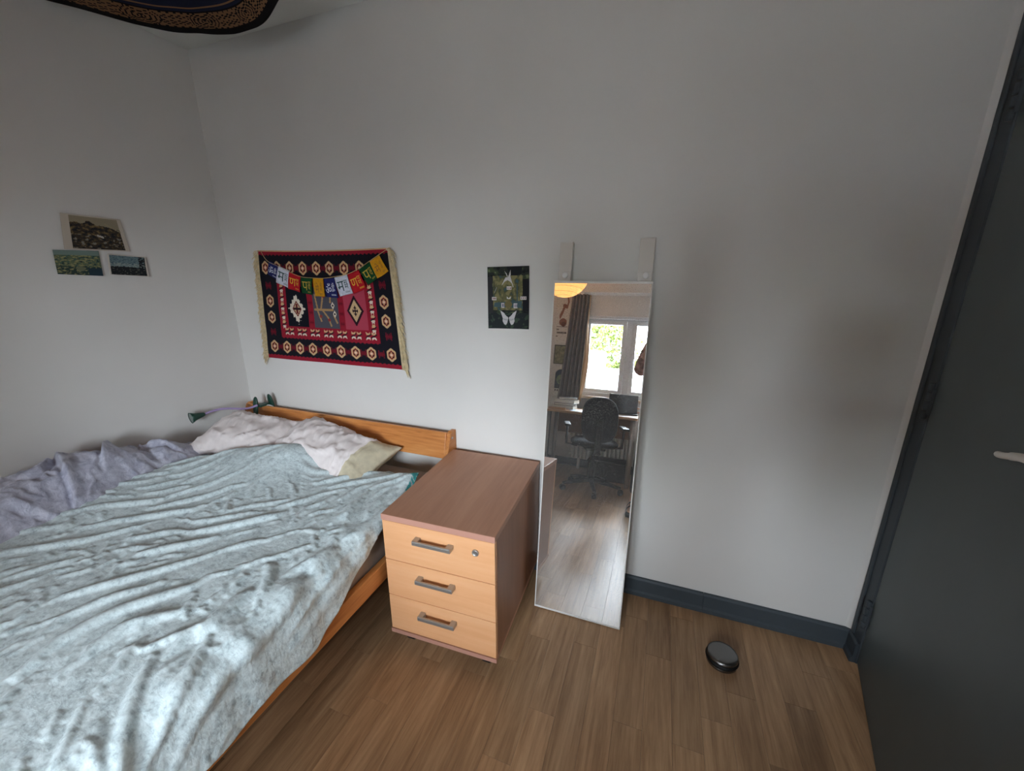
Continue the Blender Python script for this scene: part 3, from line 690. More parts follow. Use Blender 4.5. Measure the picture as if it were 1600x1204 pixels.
# body of the quilt over the pillow ends and the roll at the head edge
def body_height(X, Y):
    h = 0.085 * np.exp(-(((X - 0.58) / 0.30) ** 2 + ((Y + 0.40) / 0.22) ** 2)) + 0.045 * np.exp(-(((X - 0.78) / 0.10) ** 2 + ((Y + 0.36) / 0.12) ** 2))
    h += 0.035 * np.exp(-(((X - 0.30) / 0.16) ** 2 + ((Y + 0.85) / 0.35) ** 2)) + 0.044 * np.exp(-((X - 1.43) / 0.06) ** 2) * np.exp(-((Y + 0.28) / 0.08) ** 2)
    return h + 0.010 * fbm(X * 2.3 + 3, Y * 2.3, 2)
strokes = [  # pixel polyline on the photograph, height, width, steepness of the side below the stroke
    ([(0, 868), (125, 838), (225, 810), (325, 780), (400, 765)], 0.026, 0.035, 3.0),
    ([(300, 764), (375, 758), (412, 745), (450, 708)], 0.022, 0.03, 2.6),
    ([(57, 806), (85, 820), (110, 830)], 0.018, 0.016, 2.5),
    ([(100, 858), (118, 880), (137, 898)], 0.016, 0.014, 1.6),
    ([(210, 925), (287, 896), (375, 872), (450, 850), (512, 824)], 0.028, 0.034, 3.2),
    ([(0, 976), (70, 958), (141, 936), (278, 896)], 0.026, 0.03, 3.0),
    ([(0, 1062), (60, 1036), (126, 1008), (220, 970), (316, 915)], 0.026, 0.034, 2.6),
    ([(120, 976), (177, 965), (252, 944), (310, 922)], 0.018, 0.022, 2.4),
    ([(135, 1008), (215, 997), (316, 974), (365, 974)], 0.028, 0.032, 3.0),
    ([(516, 846), (504, 890), (494, 932), (482, 1003)], 0.022, 0.018, 1.6),
    ([(565, 850), (550, 900), (535, 944)], 0.020, 0.016, 1.6),
    ([(540, 850), (528, 900), (515, 950)], 0.014, 0.014, 1.4),
    ([(555, 780), (535, 812), (513, 838)], 0.020, 0.018, 1.7),
    ([(214, 1055), (212, 1100), (212, 1150)], 0.009, 0.009, 1.5),
    ([(252, 1078), (248, 1115), (245, 1150)], 0.010, 0.008, 1.6),
    ([(316, 998), (320, 1040), (318, 1080)], 0.010, 0.009, 1.6),
    ([(355, 1010), (350, 1050), (340, 1085)], 0.009, 0.010, 1.5),
    ([(425, 795), (445, 786), (470, 784)], 0.020, 0.018, 2.4),
    ([(455, 740), (470, 752), (472, 775), (462, 790)], 0.022, 0.018, 2.2),
    ([(262, 738), (285, 744), (314, 746)], 0.026, 0.016, 2.6),
    ([(268, 722), (274, 738), (272, 745)], 0.016, 0.012, 1.6),
    ([(175, 748), (190, 738), (225, 736)], 0.022, 0.02, 1.6),
    ([(150, 800), (230, 788), (330, 765)], 0.012, 0.018, 2.0),
    ([(300, 835), (360, 822), (420, 812)], 0.014, 0.018, 2.0),
    ([(330, 860), (390, 846), (440, 836)], 0.012, 0.016, 2.0),
    ([(180, 905), (200, 880), (225, 868)], 0.012, 0.014, 1.6),
    ([(380, 955), (430, 945), (445, 985), (432, 1020)], 0.016, 0.020, 2.0),
    ([(455, 1000), (470, 985), (478, 1005), (460, 1040)], 0.016, 0.016, 1.8),
    ([(400, 1050), (420, 1035), (440, 1030)], 0.012, 0.014, 1.6),
    ([(0, 1120), (40, 1090), (75, 1075)], 0.020, 0.03, 1.5),
    ([(20, 1150), (60, 1135), (120, 1130)], 0.014, 0.03, 1.5),
    ([(600, 748), (590, 775), (592, 800)], 0.014, 0.014, 1.5),
    ([(640, 742), (622, 762), (612, 785)], 0.014, 0.012, 1.5),
    ([(570, 735), (566, 752), (568, 775)], 0.012, 0.014, 1.5),
    ([(505, 712), (500, 735), (512, 752)], 0.018, 0.014, 1.8),
    ([(40, 900), (60, 925), (45, 950)], 0.014, 0.016, 1.6),
    ([(60, 880), (90, 905), (100, 930)], 0.010, 0.012, 1.6),
    ([(360, 900), (430, 893), (490, 890)], 0.010, 0.02, 1.6),
    ([(300, 1105), (330, 1080), (350, 1060)], 0.010, 0.012, 1.6),
    ([(160, 1080), (175, 1050), (200, 1040)], 0.010, 0.012, 1.6)]
# the quilt cover is longer than the bed is wide across the fold direction: let it buckle, starting from the folds above
SX, SY = 132, 176
gx = np.linspace(0.16, 1.74, SX); gy = np.linspace(-0.18, -2.06, SY); GX, GY = np.meshgrid(gx, gy)
seed = np.zeros_like(GX)
for pl_, a, w, q_ in strokes: seed += fold(GX, GY, [PB(*q) for q in pl_], a * 1.25, w * 0.9, q_)
seed += 0.009 * fbm(GX * 5 + 2, GY * 5, 4, 0.6)
base_ = body_height(GX, GY)
Q = np.stack([GX, GY, base_ + np.clip(seed + 0.006, 0.0, None)], -1); Qp = Q.copy()
# direction across the folds and how much spare cloth there is, place by place
th_ = radians(-40) + radians(38) * np.clip(fbm(GX * 2.6 + 1, GY * 2.6 + 6, 2) * 1.6, -1, 1) + radians(75) * np.clip((-GY - 1.20) / 0.25, 0, 1) * np.clip((GX - 0.85) / 0.3, 0, 1) + radians(40) * np.clip((GX - 1.12) / 0.2, 0, 1) * np.clip((-GY - 0.4) / 0.2, 0, 1)
fac = np.clip(0.042 + 0.085 * fbm(GX * 3.0 + 5, GY * 3.0, 2) + 0.9 * np.clip(seed, 0, 0.05), 0.006, 0.10); fac2 = np.clip(0.016 + 0.05 * fbm(GX * 3.4 - 7, GY * 3.4 + 3, 2), 0.0, 0.045)
links = []
def add(dj, di, stiff):
    A0 = (slice(max(0, -dj), SY - max(0, dj)), slice(max(0, -di), SX - max(0, di))); B0 = (slice(max(0, dj), SY + min(0, dj)), slice(max(0, di), SX + min(0, di)))
    d = np.stack([GX[B0] - GX[A0], GY[B0] - GY[A0]], -1); ex = 1 + (fac[A0] + fac[B0]) / 2; et = 1 + (fac2[A0] + fac2[B0]) / 2; ta = (th_[A0] + th_[B0]) / 2
    dn = d[..., 0] * np.cos(ta) + d[..., 1] * np.sin(ta); dt = -d[..., 0] * np.sin(ta) + d[..., 1] * np.cos(ta)
    rest = np.hypot(dn * ex, dt * et)
    ax = 0 if dj else 1; step = abs(dj) if dj else abs(di); n_ = rest.shape[ax]; per_ = (np.arange(n_) // step) % 2
    for par in (0, 1):
        sel = np.where(per_ == par)[0]
        jj = np.arange(rest.shape[0]); ii = np.arange(rest.shape[1])
        if ax == 0: jj = sel
        else: ii = sel
        J_, I_ = np.meshgrid(jj, ii, indexing='ij')
        fa = ((J_ + A0[0].start) * SX + I_ + A0[1].start).ravel(); fb = ((J_ + B0[0].start) * SX + I_ + B0[1].start).ravel()
        links.append((fa, fb, rest[np.ix_(jj, ii)].ravel(), stiff))
add(0, 1, 0.5); add(1, 0, 0.5); add(1, 1, 0.35); add(1, -1, 0.35); add(0, 2, 0.10); add(2, 0, 0.10); add(0, 4, 0.03); add(4, 0, 0.03)
Qf = Q.reshape(-1, 3); Qpf = Qp.reshape(-1, 3); bf = base_.ravel()
gxf, gyf = GX.ravel(), GY.ravel()
for it in range(110):
    vel = (Qf - Qpf) * 0.94; Qpf = Qf.copy()
    con = Qf[:, 2] < bf + 0.002
    vel[con, :2] *= 0.3
    Qf = Qf + vel; Qf[:, 2] -= 0.00016
    for _ in range(5):
        for fa, fb, rest, st in links:
            d = Qf[fb] - Qf[fa]; l = np.sqrt(np.einsum('ij,ij->i', d, d)) + 1e-9; c = d * ((l - rest) / l * st)[:, None]
            Qf[fa] += c; Qf[fb] -= c
        Qf[:, 2] = np.maximum(Qf[:, 2], bf)
        Qf[:, 0] += (gxf - Qf[:, 0]) * 0.03; Qf[:, 1] += (gyf - Qf[:, 1]) * 0.03
Q = Qf.reshape(SY, SX, 3)
def cub(F, u, v):
    """Catmull-Rom sampling of F (SY, SX) at fractional column u, row v"""
    iu = np.clip(np.floor(u).astype(int), 1, SX - 3); iv = np.clip(np.floor(v).astype(int), 1, SY - 3); fu = np.clip(u - iu, 0, 1); fv = np.clip(v - iv, 0, 1)
    def wts(t): return (-0.5 * t + t * t - 0.5 * t ** 3, 1 - 2.5 * t * t + 1.5 * t ** 3, 0.5 * t + 2 * t * t - 1.5 * t ** 3, -0.5 * t * t + 0.5 * t ** 3)
    wu, wv = wts(fu), wts(fv); out = 0
    for j in range(4):
        for i in range(4): out = out + wv[j] * wu[i] * F[iv + j - 1, iu + i - 1]
    return out
uu_ = (xs2 - gx[0]) / (gx[1] - gx[0]); vv_ = (Yg - gy[0]) / (gy[1] - gy[0])
H += cub(Q[..., 2], uu_, vv_)
edge = sm(Tt, 0.0, 0.03) * sm(S, 0.0, 0.03)
Yw = Yw + cub(Q[..., 1] - GY, uu_, vv_) * edge; dX = cub(Q[..., 0] - GX, uu_, vv_) * edge * (1 - sm(over, 0.0, 0.06))
bx = bx + dX
H += 0.0018 * fbm(Xw * 14, Yw * 14, 3)
# a few fine sharp creases
rc_ = np.random.RandomState(77); wx, wy = Xw + 0.10 * fbm(Xw * 3.1, Yw * 3.1 + 4, 2), Yw + 0.10 * fbm(Xw * 3.1 + 8, Yw * 3.1, 2)
for k in range(10):
    a = radians(rc_.normal(-40, 40)); f_ = rc_.uniform(9.0, 24.0); t_ = (wx * cos(a) + wy * sin(a)) * f_ + rc_.uniform(0, 9)
    tri = np.abs((t_ % 2) - 1); mk = sm(fbm(Xw * 2.6 + k * 3.7, Yw * 2.6 - k * 2.1, 2), 0.05, 0.35)
    H += (0.022 / f_) * mk * (tri ** 1.3 - 0.4)
# hanging side: vertical pleats
H += 0.006 * sm(xs2, 1.33, 1.46) * np.sin(Yw * 41 + 2.5 * fbm(Yw * 5, Xw * 2, 2)) * sm(-Yw, 0.45, 0.9)
H *= 1 - 0.72 * sm(over, 0.05, 0.16)
# rounded rim at head edge and left edge
rim = np.exp(-(Tt * 1.7 / 0.03) ** 2) * -0.028 + np.exp(-((xs - 0.20) / 0.03) ** 2) * -0.02
P = np.stack([bx + nxn * H, Yw, ZD + bz + nzn * H + rim], -1)
# keep it above mattress and clear of the rail
P[..., 2] = np.where(P[..., 0] < 1.40, np.maximum(P[..., 2], MT + 0.006), P[..., 2])
P[..., 0] = np.where((P[..., 2] < 0.40), np.maximum(P[..., 0], 1.495), P[..., 0])
cabx = 1.488 + np.zeros_like(P[..., 0])
P[..., 0] = np.where((Yw > -0.66), np.minimum(P[..., 0], cabx), P[..., 0])
teal = (sm(Xw, 1.34, 1.42) * (Yw > -0.40) * (Tt < 0.026)).astype(float)
teal = teal * (fbm(Xw * 60, Yw * 60, 2) > -0.15)
colr = np.repeat(((teal[:-1, :-1]))[..., None], 3, -1)
dvo = P.mean((0, 1)); dvo[2] = MT
duvet = grid_mesh('duvet', P - dvo, M_duvet, None, True, colr, 0.012); duvet.location = dvo
tag(duvet, 'rumpled pale mint duvet spread across the bed', 'duvet')

# ------------------------------------------------------------------ grey blanket along the left wall
m, nt, b = new_mat('lilac_grey_satin'); setin(b, 0.5, 0, 0.4, (150, 150, 172)); b.inputs['Sheen Weight'].default_value = 0.25
mp = coords(nt); n1 = noise(nt, mp, 26, 5, 0.65, 1.0); r_ = ramp(nt, n1.outputs['Fac'], [(0.35, (160, 162, 182)), (0.65, (206, 208, 222))]); nt.links.new(r_.outputs['Color'], b.inputs['Base Color'])
n2 = noise(nt, mp, 45, 4, 0.6, 1.0); bump(nt, b, n2.outputs['Fac'], 0.3, 0.010); M_blanket = m
NX, NY = 110, 320
U = np.linspace(0, 1, NX)[None, :] * np.ones((NY, 1)); Vv = np.linspace(0, 1, NY)[:, None] * np.ones((1, NX))
Yb = -0.33 - Vv * 1.60
xr = np.interp(-Yb, [0.33, 0.45, 0.6, 0.8, 0.95, 1.15, 1.4, 1.95], [0.16, 0.25, 0.30, 0.31, 0.34, 0.36, 0.38, 0.38])
xl = 0.012
Xb = xl + U * (xr - xl)
top = np.interp(-Yb, [0.33, 0.42, 0.55, 0.62, 0.66, 0.72, 0.80, 0.90, 1.1, 1.3, 1.6, 1.95], [0.545, 0.60, 0.66, 0.675, 0.655, 0.70, 0.735, 0.75, 0.725, 0.71, 0.68, 0.62])
cross = np.sin(np.clip(0.16 + U * 0.90, 0, 1) * pi) ** 0.7
Zb = 0.53 + (top - 0.53) * (0.40 + 0.60 * cross) * (1 - 0.5 * sm(U, 0.55, 1.0)) - 0.02 * sm(U, 0.9, 1)
Hb = 0.022 * fbm(Xb * 7, Yb * 6, 3)
bst = [([(95, 740), (105, 752), (115, 768), (100, 785)], 0.035, 0.022, 2.6), ([(170, 695), (172, 720), (168, 745)], 0.04, 0.022, 2.6), ([(195, 715), (230, 703), (290, 695)], 0.022, 0.018, 2.2),
       ([(0, 762), (40, 748), (70, 728)], 0.03, 0.024, 2.4), ([(100, 720), (135, 708), (165, 690)], 0.028, 0.024, 2.2), ([(110, 770), (140, 765), (165, 750)], 0.022, 0.018, 2.0), ([(0, 800), (50, 790), (110, 780)], 0.024, 0.022, 2.2),
       ([(215, 695), (222, 706), (250, 706)], 0.02, 0.014, 1.8), ([(20, 780), (70, 765), (95, 745)], 0.02, 0.016, 2.0)]
for pl_, a, w, s in bst: Hb += fold(Xb, Yb, [PB(q[0], q[1], 0.66) for q in pl_], a * 0.95, w * 1.2, s * 1.3)
wr = 1 - np.abs(fbm(Xb * 9 + 4, Yb * 9, 3)) * 2.0; Hb += 0.014 * np.clip(wr, 0, 1) ** 3
Zb = np.maximum(Zb + Hb * (1 - 0.6 * sm(U, 0.85, 1)), MT + 0.008)
P = np.stack([np.maximum(Xb + 0.02 * fbm(Yb * 8, Xb * 3, 2) * U, 0.014), Yb, Zb], -1)
bo = P.mean((0, 1)); bo[2] = MT
blanket = grid_mesh('blanket', P - bo, M_blanket, None, True, None, 0.010); blanket.location = bo
tag(blanket, 'crumpled lilac grey satin blanket bunched against the left wall', 'blanket')

# ------------------------------------------------------------------ pillows
M_case = plain('pinkish_pillowcase', (240, 231, 229), 0.85, 0, 0.2, 0.04, 18, 0.18, 45)
M_inner = plain('beige_pillow_ticking', (206, 196, 170), 0.85, 0, 0.2, 0.05, 30, 0.2, 80)
def pillow_pts(w, d, h, u0, u1, seed, n=110, mm_=80, wr_amp=1.0, infl=1.0):
    """closed pillow surface, u along the width (u0..u1 of -1..1), ring angle around"""
    U, A = np.meshgrid(np.linspace(u0, u1, n), np.linspace(0, 2 * pi, mm_, endpoint=False))
    tip = np.clip(1 - np.abs(U) ** 2.6, 0, 1) ** 0.62
    y = np.cos(A); zt = np.sin(A); prof_ = np.sign(zt) * np.abs(zt) ** 0.9
    ys = np.sign(y) * np.abs(y) ** 0.72 * d / 2 * (0.86 + 0.14 * np.abs(U) ** 3)
    zs = prof_ * h / 2 * tip * (0.15 + 0.85 * np.clip(1 - np.abs(y) ** 3, 0, 1)) * infl
    xs_ = U * w / 2 * (1 - 0.05 * (1 - np.abs(y)))
    nz = 0.012 * fbm(xs_ * 10 + seed, ys * 10, 3) + 0.018 * np.clip(1 - np.abs(fbm(xs_ * 7 + seed, ys * 11 + 2, 3)) * 2.2, 0, 1) ** 3
    nz = nz + 0.02 * np.clip(1 - np.abs(fbm(xs_ * 4 + seed * 3, ys * 5 + 2, 2)) * 2.4, 0, 1) ** 2 * np.abs(U) ** 1.5
    zs = zs + np.sign(zt) * nz * wr_amp * tip ** 0.5
    return np.stack([xs_, ys, zs], -1)
def ring_mesh(name, P, mat, parent, mtx):
    mm_, n = P.shape[:2]; V = [tuple(mtx @ Vector(v)) for v in P.reshape(-1, 3)]
    fs = []
    for j in range(mm_):
        for i in range(n - 1):
            a, b_ = j * n + i, ((j + 1) % mm_) * n + i; fs.append((a, a + 1, b_ + 1, b_))
    fs.append(tuple(j * n for j in range(mm_))); fs.append(tuple(j * n + n - 1 for j in range(mm_ - 1, -1, -1)))
    return mesh_obj(name, V, fs, mat, parent, True)
def pillow(name, label, loc, rot, w, d, h, seed, cut=None, group=None):
    t = thing(name, label, 'pillow', loc, 0, group)
    mt_ = Matrix.Rotation(rot[2], 4, 'Z') @ Matrix.Rotation(rot[1], 4, 'Y') @ Matrix.Rotation(rot[0], 4, 'X')
    ring_mesh('pillowcase', pillow_pts(w, d, h, -1, cut or 1.0, seed, infl=1.03), M_case, t, mt_)
    if cut: ring_mesh('inner_pillow', pillow_pts(w, d, h, cut - 0.1, 1.0, seed, 40, infl=0.9, wr_amp=0.6), M_inner, t, mt_)
    return t
pillow('pillow', 'pinkish white pillow with a bunched end, against the pine headboard beside the clip lamp', (0.375, -0.275, 0.62), (radians(14), radians(6), radians(10)), 0.57, 0.40, 0.17, 3.0)
pillow('pillow', 'pinkish white pillow with beige inner cushion poking out of its open case', (0.89, -0.25, 0.62), (radians(16), radians(7), radians(-6)), 0.65, 0.34, 0.165, 8.0, 0.62)

# ------------------------------------------------------------------ clip lamp
M_green = plain('dark_green_plastic', (28, 66, 54), 0.4); M_lilac = plain('lilac_gooseneck', (172, 152, 196), 0.5)
cl = thing('clip_lamp', 'green clip-on reading lamp with lilac gooseneck clamped to headboard', 'lamp', (0.19, -0.085, 0.70))
cloc = Vector(cl.location)
pad('clip_jaw', 0.036, 0.125, 0.016, M_green, cl, Matrix.Translation((0.0, -0.030, 0.030)) @ Matrix.Rotation(radians(82), 4, 'X'), 2.4)
pad('clip_jaw', 0.036, 0.11, 0.016, M_green, cl, Matrix.Translation((0.045, 0.040, 0.045)) @ Matrix.Rotation(radians(100), 4, 'X'), 2.4)
box('clip_spring', (0.0, -0.03, 0.030), (0.045, 0.035, 0.044), M_green, cl, 0.005)
g = [Vector(PX(402, 633, 1, -0.12)), Vector(PX(384, 638, 0, 0.14)), Vector(PX(352, 638, 0, 0.10)), Vector(PX(335, 641, 0, 0.085)), Vector(PX(318, 647, 0, 0.075))]
pts = catmull([np.array(v - cloc) for v in g], 8); tube('gooseneck', pts, 0.0062, M_lilac, cl, 10)
a0, a1 = g[-1] - cloc, Vector(PX(298, 653, 0, 0.062)) - cloc; dr = (a1 - a0); q = dr.to_track_quat('Z', 'Y').to_matrix().to_4x4()
head = lathe('lamp_head', [(0.009, -0.006), (0.011, 0.0), (0.022, dr.length * 0.7), (0.031, dr.length * 1.0), (0.029, dr.length * 1.0), (0.02, dr.length * 0.72), (0.002, dr.length * 0.7)], M_green, cl, 24, Matrix.Translation(a0) @ q)
lathe('lens', [(0.001, 0), (0.028, 0.0), (0.026, 0.003), (0.001, 0.005)], plain('lens_grey', (120, 130, 124), 0.3), head, 20, Matrix.Translation(a1 - dr.normalized() * 0.004) @ q)
tube('cable', catmull([(0.03, 0.0, 0.03), (0.055, 0.02, 0.032), (0.07, 0.045, 0.0), (0.075, 0.055, -0.08)], 6), 0.003, M_white_pl, cl, 6)

# ================================================================== drawer cabinet
cab = thing('drawer_cabinet', 'beech fronted three-drawer pedestal cabinet on castors beside the bed', 'cabinet', (1.974, -0.640, 0.0), radians(2.0))
CW, CD, CB, CT = 0.463, 0.612, 0.072, 0.628       # local: x from -CW to 0, y from 0 (front) to CD
box('top_panel', (-CW, 0, CT - 0.024), (0, CD, CT), M_cherry, cab, 0.0015)
box('edge_strip', (-CW, -0.0012, CT - 0.024), (0, 0.0, CT - 0.0005), M_edge, cab)
box('base_panel', (-CW, 0.0, CB), (0, CD, CB + 0.018), M_cherry, cab, 0.001); box('edge_strip', (-CW, -0.0012, CB), (0, 0.0, CB + 0.018), M_edge, cab)
M_cherry_z = wood('cabinet_brown_shaded', (140, 94, 68), (150, 103, 76), (160, 112, 84), 'Z', 0.42, 0.5)  # darker copy of the top's brown, shade of the sides put into colour
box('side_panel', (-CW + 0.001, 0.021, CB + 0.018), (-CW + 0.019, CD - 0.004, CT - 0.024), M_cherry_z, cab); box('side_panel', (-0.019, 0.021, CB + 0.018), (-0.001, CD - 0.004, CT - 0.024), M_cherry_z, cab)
box('back_panel', (-CW + 0.019, CD - 0.012, CB + 0.018), (-0.019, CD - 0.006, CT - 0.024), M_cherry_z, cab)
zt = CT - 0.024 - 0.002; zb = CB + 0.018 + 0.002; hts = [(zt - zb) * f for f in (0.34, 0.33, 0.33)]; z1 = zt
for k in range(3):
    z0 = z1 - hts[k]
    d = box('drawer', (-CW + 0.002, 0.001, z0 + 0.0015), (-0.002, 0.0195, z1 - 0.0015), M_beech, cab, 0.0012)
    xc = -CW / 2 - 0.008; zh = z1 - 0.052; w = 0.078
    bm = bmesh.new(); bm_box(bm, (xc - w, -0.030, zh - 0.008), (xc + w, -0.021, zh + 0.008), 0.002)
    for s in (-1, 1): bm_box(bm, (xc + s * w - (0.022 if s > 0 else 0), -0.029, zh - 0.009), (xc + s * w + (0.022 if s < 0 else 0), 0.001, zh + 0.009), 0.002)
    bm_obj('handle', bm, M_steel, d)
    if k == 0:
        lk = lathe('lock', [(0.013, 0), (0.013, 0.005), (0.010, 0.007), (0.009, 0.0055), (0.001, 0.0055)], M_steel, d, 20, Matrix.Translation((-0.075, 0.001, zh - 0.002)) @ Matrix.Rotation(pi / 2, 4, 'X'))
    z1 = z0
for sx in (-CW + 0.06, -0.06):
    for sy in (0.07, CD - 0.07):
        c = box('caster_fork', (sx - 0.014, sy - 0.016, 0.026), (sx + 0.014, sy + 0.016, CB), M_black, cab, 0.003)
        lathe('caster_wheel', [(0.010, -0.018), (0.027, -0.015), (0.027, 0.015), (0.010, 0.018)], M_black, c, 18, Matrix.Translation((sx, sy - 0.008, 0.027)) @ Matrix.Rotation(pi / 2, 4, 'Y'))

# ================================================================== leaning mirror
mir = thing('leaning_mirror', 'tall frameless over-door mirror leaning on the wall beside the cabinet', 'mirror')
BLp, BRp = PX(835, 946, 2, 0.004), PX(968, 983, 2, 0.004); YT = -0.07
TLp, TRp = PX(858, 438, 1, YT), PX(1012, 440, 1, YT)
ux = Vector(((BRp - BLp) + (TRp - TLp)) / 2); MW = ux.length; ux.normalize()
cb = Vector((BLp + BRp) / 2); ct = Vector((TLp + TRp) / 2); uy = (ct - cb); uy = (uy - ux * uy.dot(ux)); MH = uy.length; uy.normalize(); uz = ux.cross(uy)
# local frame: x across, y up the glass, z out of the face towards the room
mir.matrix_world = Matrix(((ux.x, uy.x, uz.x, cb.x), (ux.y, uy.y, uz.y, cb.y), (ux.z, uy.z, uz.z, cb.z), (0, 0, 0, 1)))
m, nt, b = new_mat('dusty_mirror_glass'); nt.nodes.remove(b)
gl = node(nt, 'ShaderNodeBsdfGlossy'); gl.inputs['Roughness'].default_value = 0.004; gl.inputs['Color'].default_value = (0.90, 0.92, 0.92, 1)
df = node(nt, 'ShaderNodeBsdfDiffuse'); df.inputs['Color'].default_value = (0.75, 0.74, 0.72, 1)
mp = coords(nt); n1 = noise(nt, mp, 330, 2, 0.5); n2 = noise(nt, mp, 5, 3, 0.6)
k1 = node(nt, 'ShaderNodeMapRange'); nt.links.new(n1.outputs['Fac'], k1.inputs['Value'])
for nm, v in (('From Min', 0.54), ('From Max', 0.72), ('To Min', 0.0), ('To Max', 0.55)): k1.inputs[nm].default_value = v
k2 = node(nt, 'ShaderNodeMapRange'); nt.links.new(n2.outputs['Fac'], k2.inputs['Value'])
for nm, v in (('From Min', 0.3), ('From Max', 0.7), ('To Min', 0.3), ('To Max', 1.0)): k2.inputs[nm].default_value = v
mu = node(nt, 'ShaderNodeMath', operation='MULTIPLY_ADD'); nt.links.new(k1.outputs[0], mu.inputs[0]); nt.links.new(k2.outputs[0], mu.inputs[1]); mu.inputs[2].default_value = 0.045
ms = node(nt, 'ShaderNodeMixShader'); nt.links.new(mu.outputs[0], ms.inputs[0]); nt.links.new(gl.outputs[0], ms.inputs[1]); nt.links.new(df.outputs[0], ms.inputs[2])
nt.links.new(ms.outputs[0], nt.nodes['Material Output'].inputs['Surface']); M_mirror = m
w2 = MW / 2
box('backing_board', (-w2 + 0.002, 0.002, -0.022), (w2 - 0.002, MH - 0.002, -0.004), plain('backing_white', (214, 212, 206), 0.6), mir)
box('mirror_glass', (-w2 + 0.004, 0.006, -0.004), (w2 - 0.004, MH - 0.006, 0.0), M_mirror, mir)
e = 0.0045
for q in ((-w2, 0, -0.024, w2, 0.0075, 0.0015), (-w2, MH - 0.009, -0.024, w2, MH, 0.0015), (-w2, 0.0075, -0.024, -w2 + e, MH - 0.009, 0.0012), (w2 - e, 0.0075, -0.024, w2, MH - 0.009, 0.0012)):
    box('edge_trim', q[:3], q[3:], M_white_pl, mir, 0.0006, 1)
M_strap = plain('strap_plastic', (214, 208, 200), 0.5)
for (x0, x1, hh) in ((-w2 + 0.012, -w2 + 0.064, 0.158), (w2 - 0.062, w2 - 0.006, 0.168)):
    st = box('hanger_strap', (x0, MH - 0.03, -0.030), (x1, MH + hh, -0.0245), M_strap, mir, 0.0015)
    bm = bmesh.new(); bm_box(bm, (x0, MH + 0.002, -0.0245), (x1, MH + 0.040, -0.016), 0.002); bm_obj('clamp_block', bm, M_strap, st)
    bm = bmesh.new(); bm_box(bm, (x0, MH + hh - 0.004, -0.052), (x1, MH + hh, -0.0245), 0.001, 1); bm_box(bm, (x0, MH + hh - 0.03, -0.052), (x1, MH + hh, -0.0485), 0.001, 1); bm_obj('hook_lip', bm, M_white_pl, st)
    lathe('thumb_screw', [(0.001, 0.0), (0.012, 0.0), (0.012, 0.005), (0.010, 0.007), (0.001, 0.007)], M_white_pl, st, 20, Matrix.Translation(((x0 + x1) / 2 + 0.004, MH + 0.024, -0.016)))

# ================================================================== steel door stop on the floor
M_stop = plain('steel_dark_reflection', (126, 125, 124), 0.3, 1.0)  # steel colour darkened to carry the dark reflections on the stop
ds = thing('door_stop', 'round brushed steel door stop with rubber band on the floor', 'door stop', (2.795, -0.262, 0))
lathe('lower_disc', [(0.001, 0.0), (0.052, 0.0), (0.056, 0.004), (0.056, 0.014), (0.053, 0.018), (0.001, 0.018)], M_stop, ds, 48)
lathe('rubber_ring', [(0.050, 0.014), (0.058, 0.016), (0.061, 0.023), (0.058, 0.031), (0.050, 0.033)], M_rubber, ds, 48)
lathe('upper_disc', [(0.052, 0.030), (0.057, 0.033), (0.057, 0.039), (0.053, 0.044), (0.045, 0.0465), (0.02, 0.0485), (0.001, 0.049)], M_stop, ds, 48)

# ================================================================== kilim on the wall
M_kilim = painted('woven_wool', 0.95, 0.4, 700)
kil = thing('wall_rug', 'red and black patterned woven rug with cream fringe hung on the wall', 'rug', (0.72, 0.0, 1.0))
kl = np.array(kil.location)
Yk = -0.012
corners = [PX(404, 391, 1, Yk), PX(607, 387, 1, Yk), PX(631, 577, 1, Yk), PX(421, 558, 1, Yk)]
W_, H_ = 150.0, 100.0
U, V, Uc, Vc = uv_grid(300, 200)
p = Paint(Uc, Vc, W_, H_, (26, 25, 34))
RED, CRM, WHT, DRD = (150, 30, 48), (214, 176, 132), (226, 214, 196), (112, 22, 38)
zig = 0.9 * np.abs(((p.X / 2.2) % 2) - 1)
p.put(p.Y < 3.4 + zig * 1.3, RED); p.put(p.Y > 96.8 - zig * 1.2, RED); p.rect(0, 0, 150, 0.9, CRM)
def star(cx, cy, s=1.0):
    for dx in (-2.4, -0.8, 0.8, 2.4):
        hh = 3.4 if abs(dx) > 1 else 2.2
        p.rect(cx + (dx - 0.55) * s, cy - hh * s, cx + (dx + 0.55) * s, cy + hh * s, DRD)
    p.rect(cx - 3.4 * s, cy - 0.8 * s, cx + 3.4 * s, cy + 0.8 * s, DRD)
def hexm(cx, cy, w=4.3, h=6.2):
    def hx(k, col): p.poly([(cx, cy - h * k), (cx + w * k, cy - h * 0.5 * k), (cx + w * k, cy + h * 0.5 * k), (cx, cy + h * k), (cx - w * k, cy + h * 0.5 * k), (cx - w * k, cy - h * 0.5 * k)], col)
    hx(1.0, CRM); hx(0.66, (120, 30, 36)); hx(0.44, (204, 150, 110))
    for a, b_ in ((-1, -1), (1, -1), (-1, 1), (1, 1)): p.ell(cx + a * w * 0.36, cy + b_ * h * 0.30, w * 0.16, h * 0.13, (40, 20, 26))
    p.ell(cx, cy, w * 0.26, h * 0.2, (238, 206, 186))
tops = [8, 22.5, 38, 54, 70, 85, 101, 118, 138]
for a in tops: hexm(a, 15)
for a, b_ in zip(tops[:-1], tops[1:]): star((a + b_) / 2, 15)
bots = [9, 25, 40.5, 56, 72, 88, 104, 120, 140]
for a in bots: hexm(a, 88)
for a, b_ in zip(bots[:-1], bots[1:]): star((a + b_) / 2, 88)
for yy in (45, 60): hexm(9, yy)
for yy in (43, 59): hexm(139, yy)
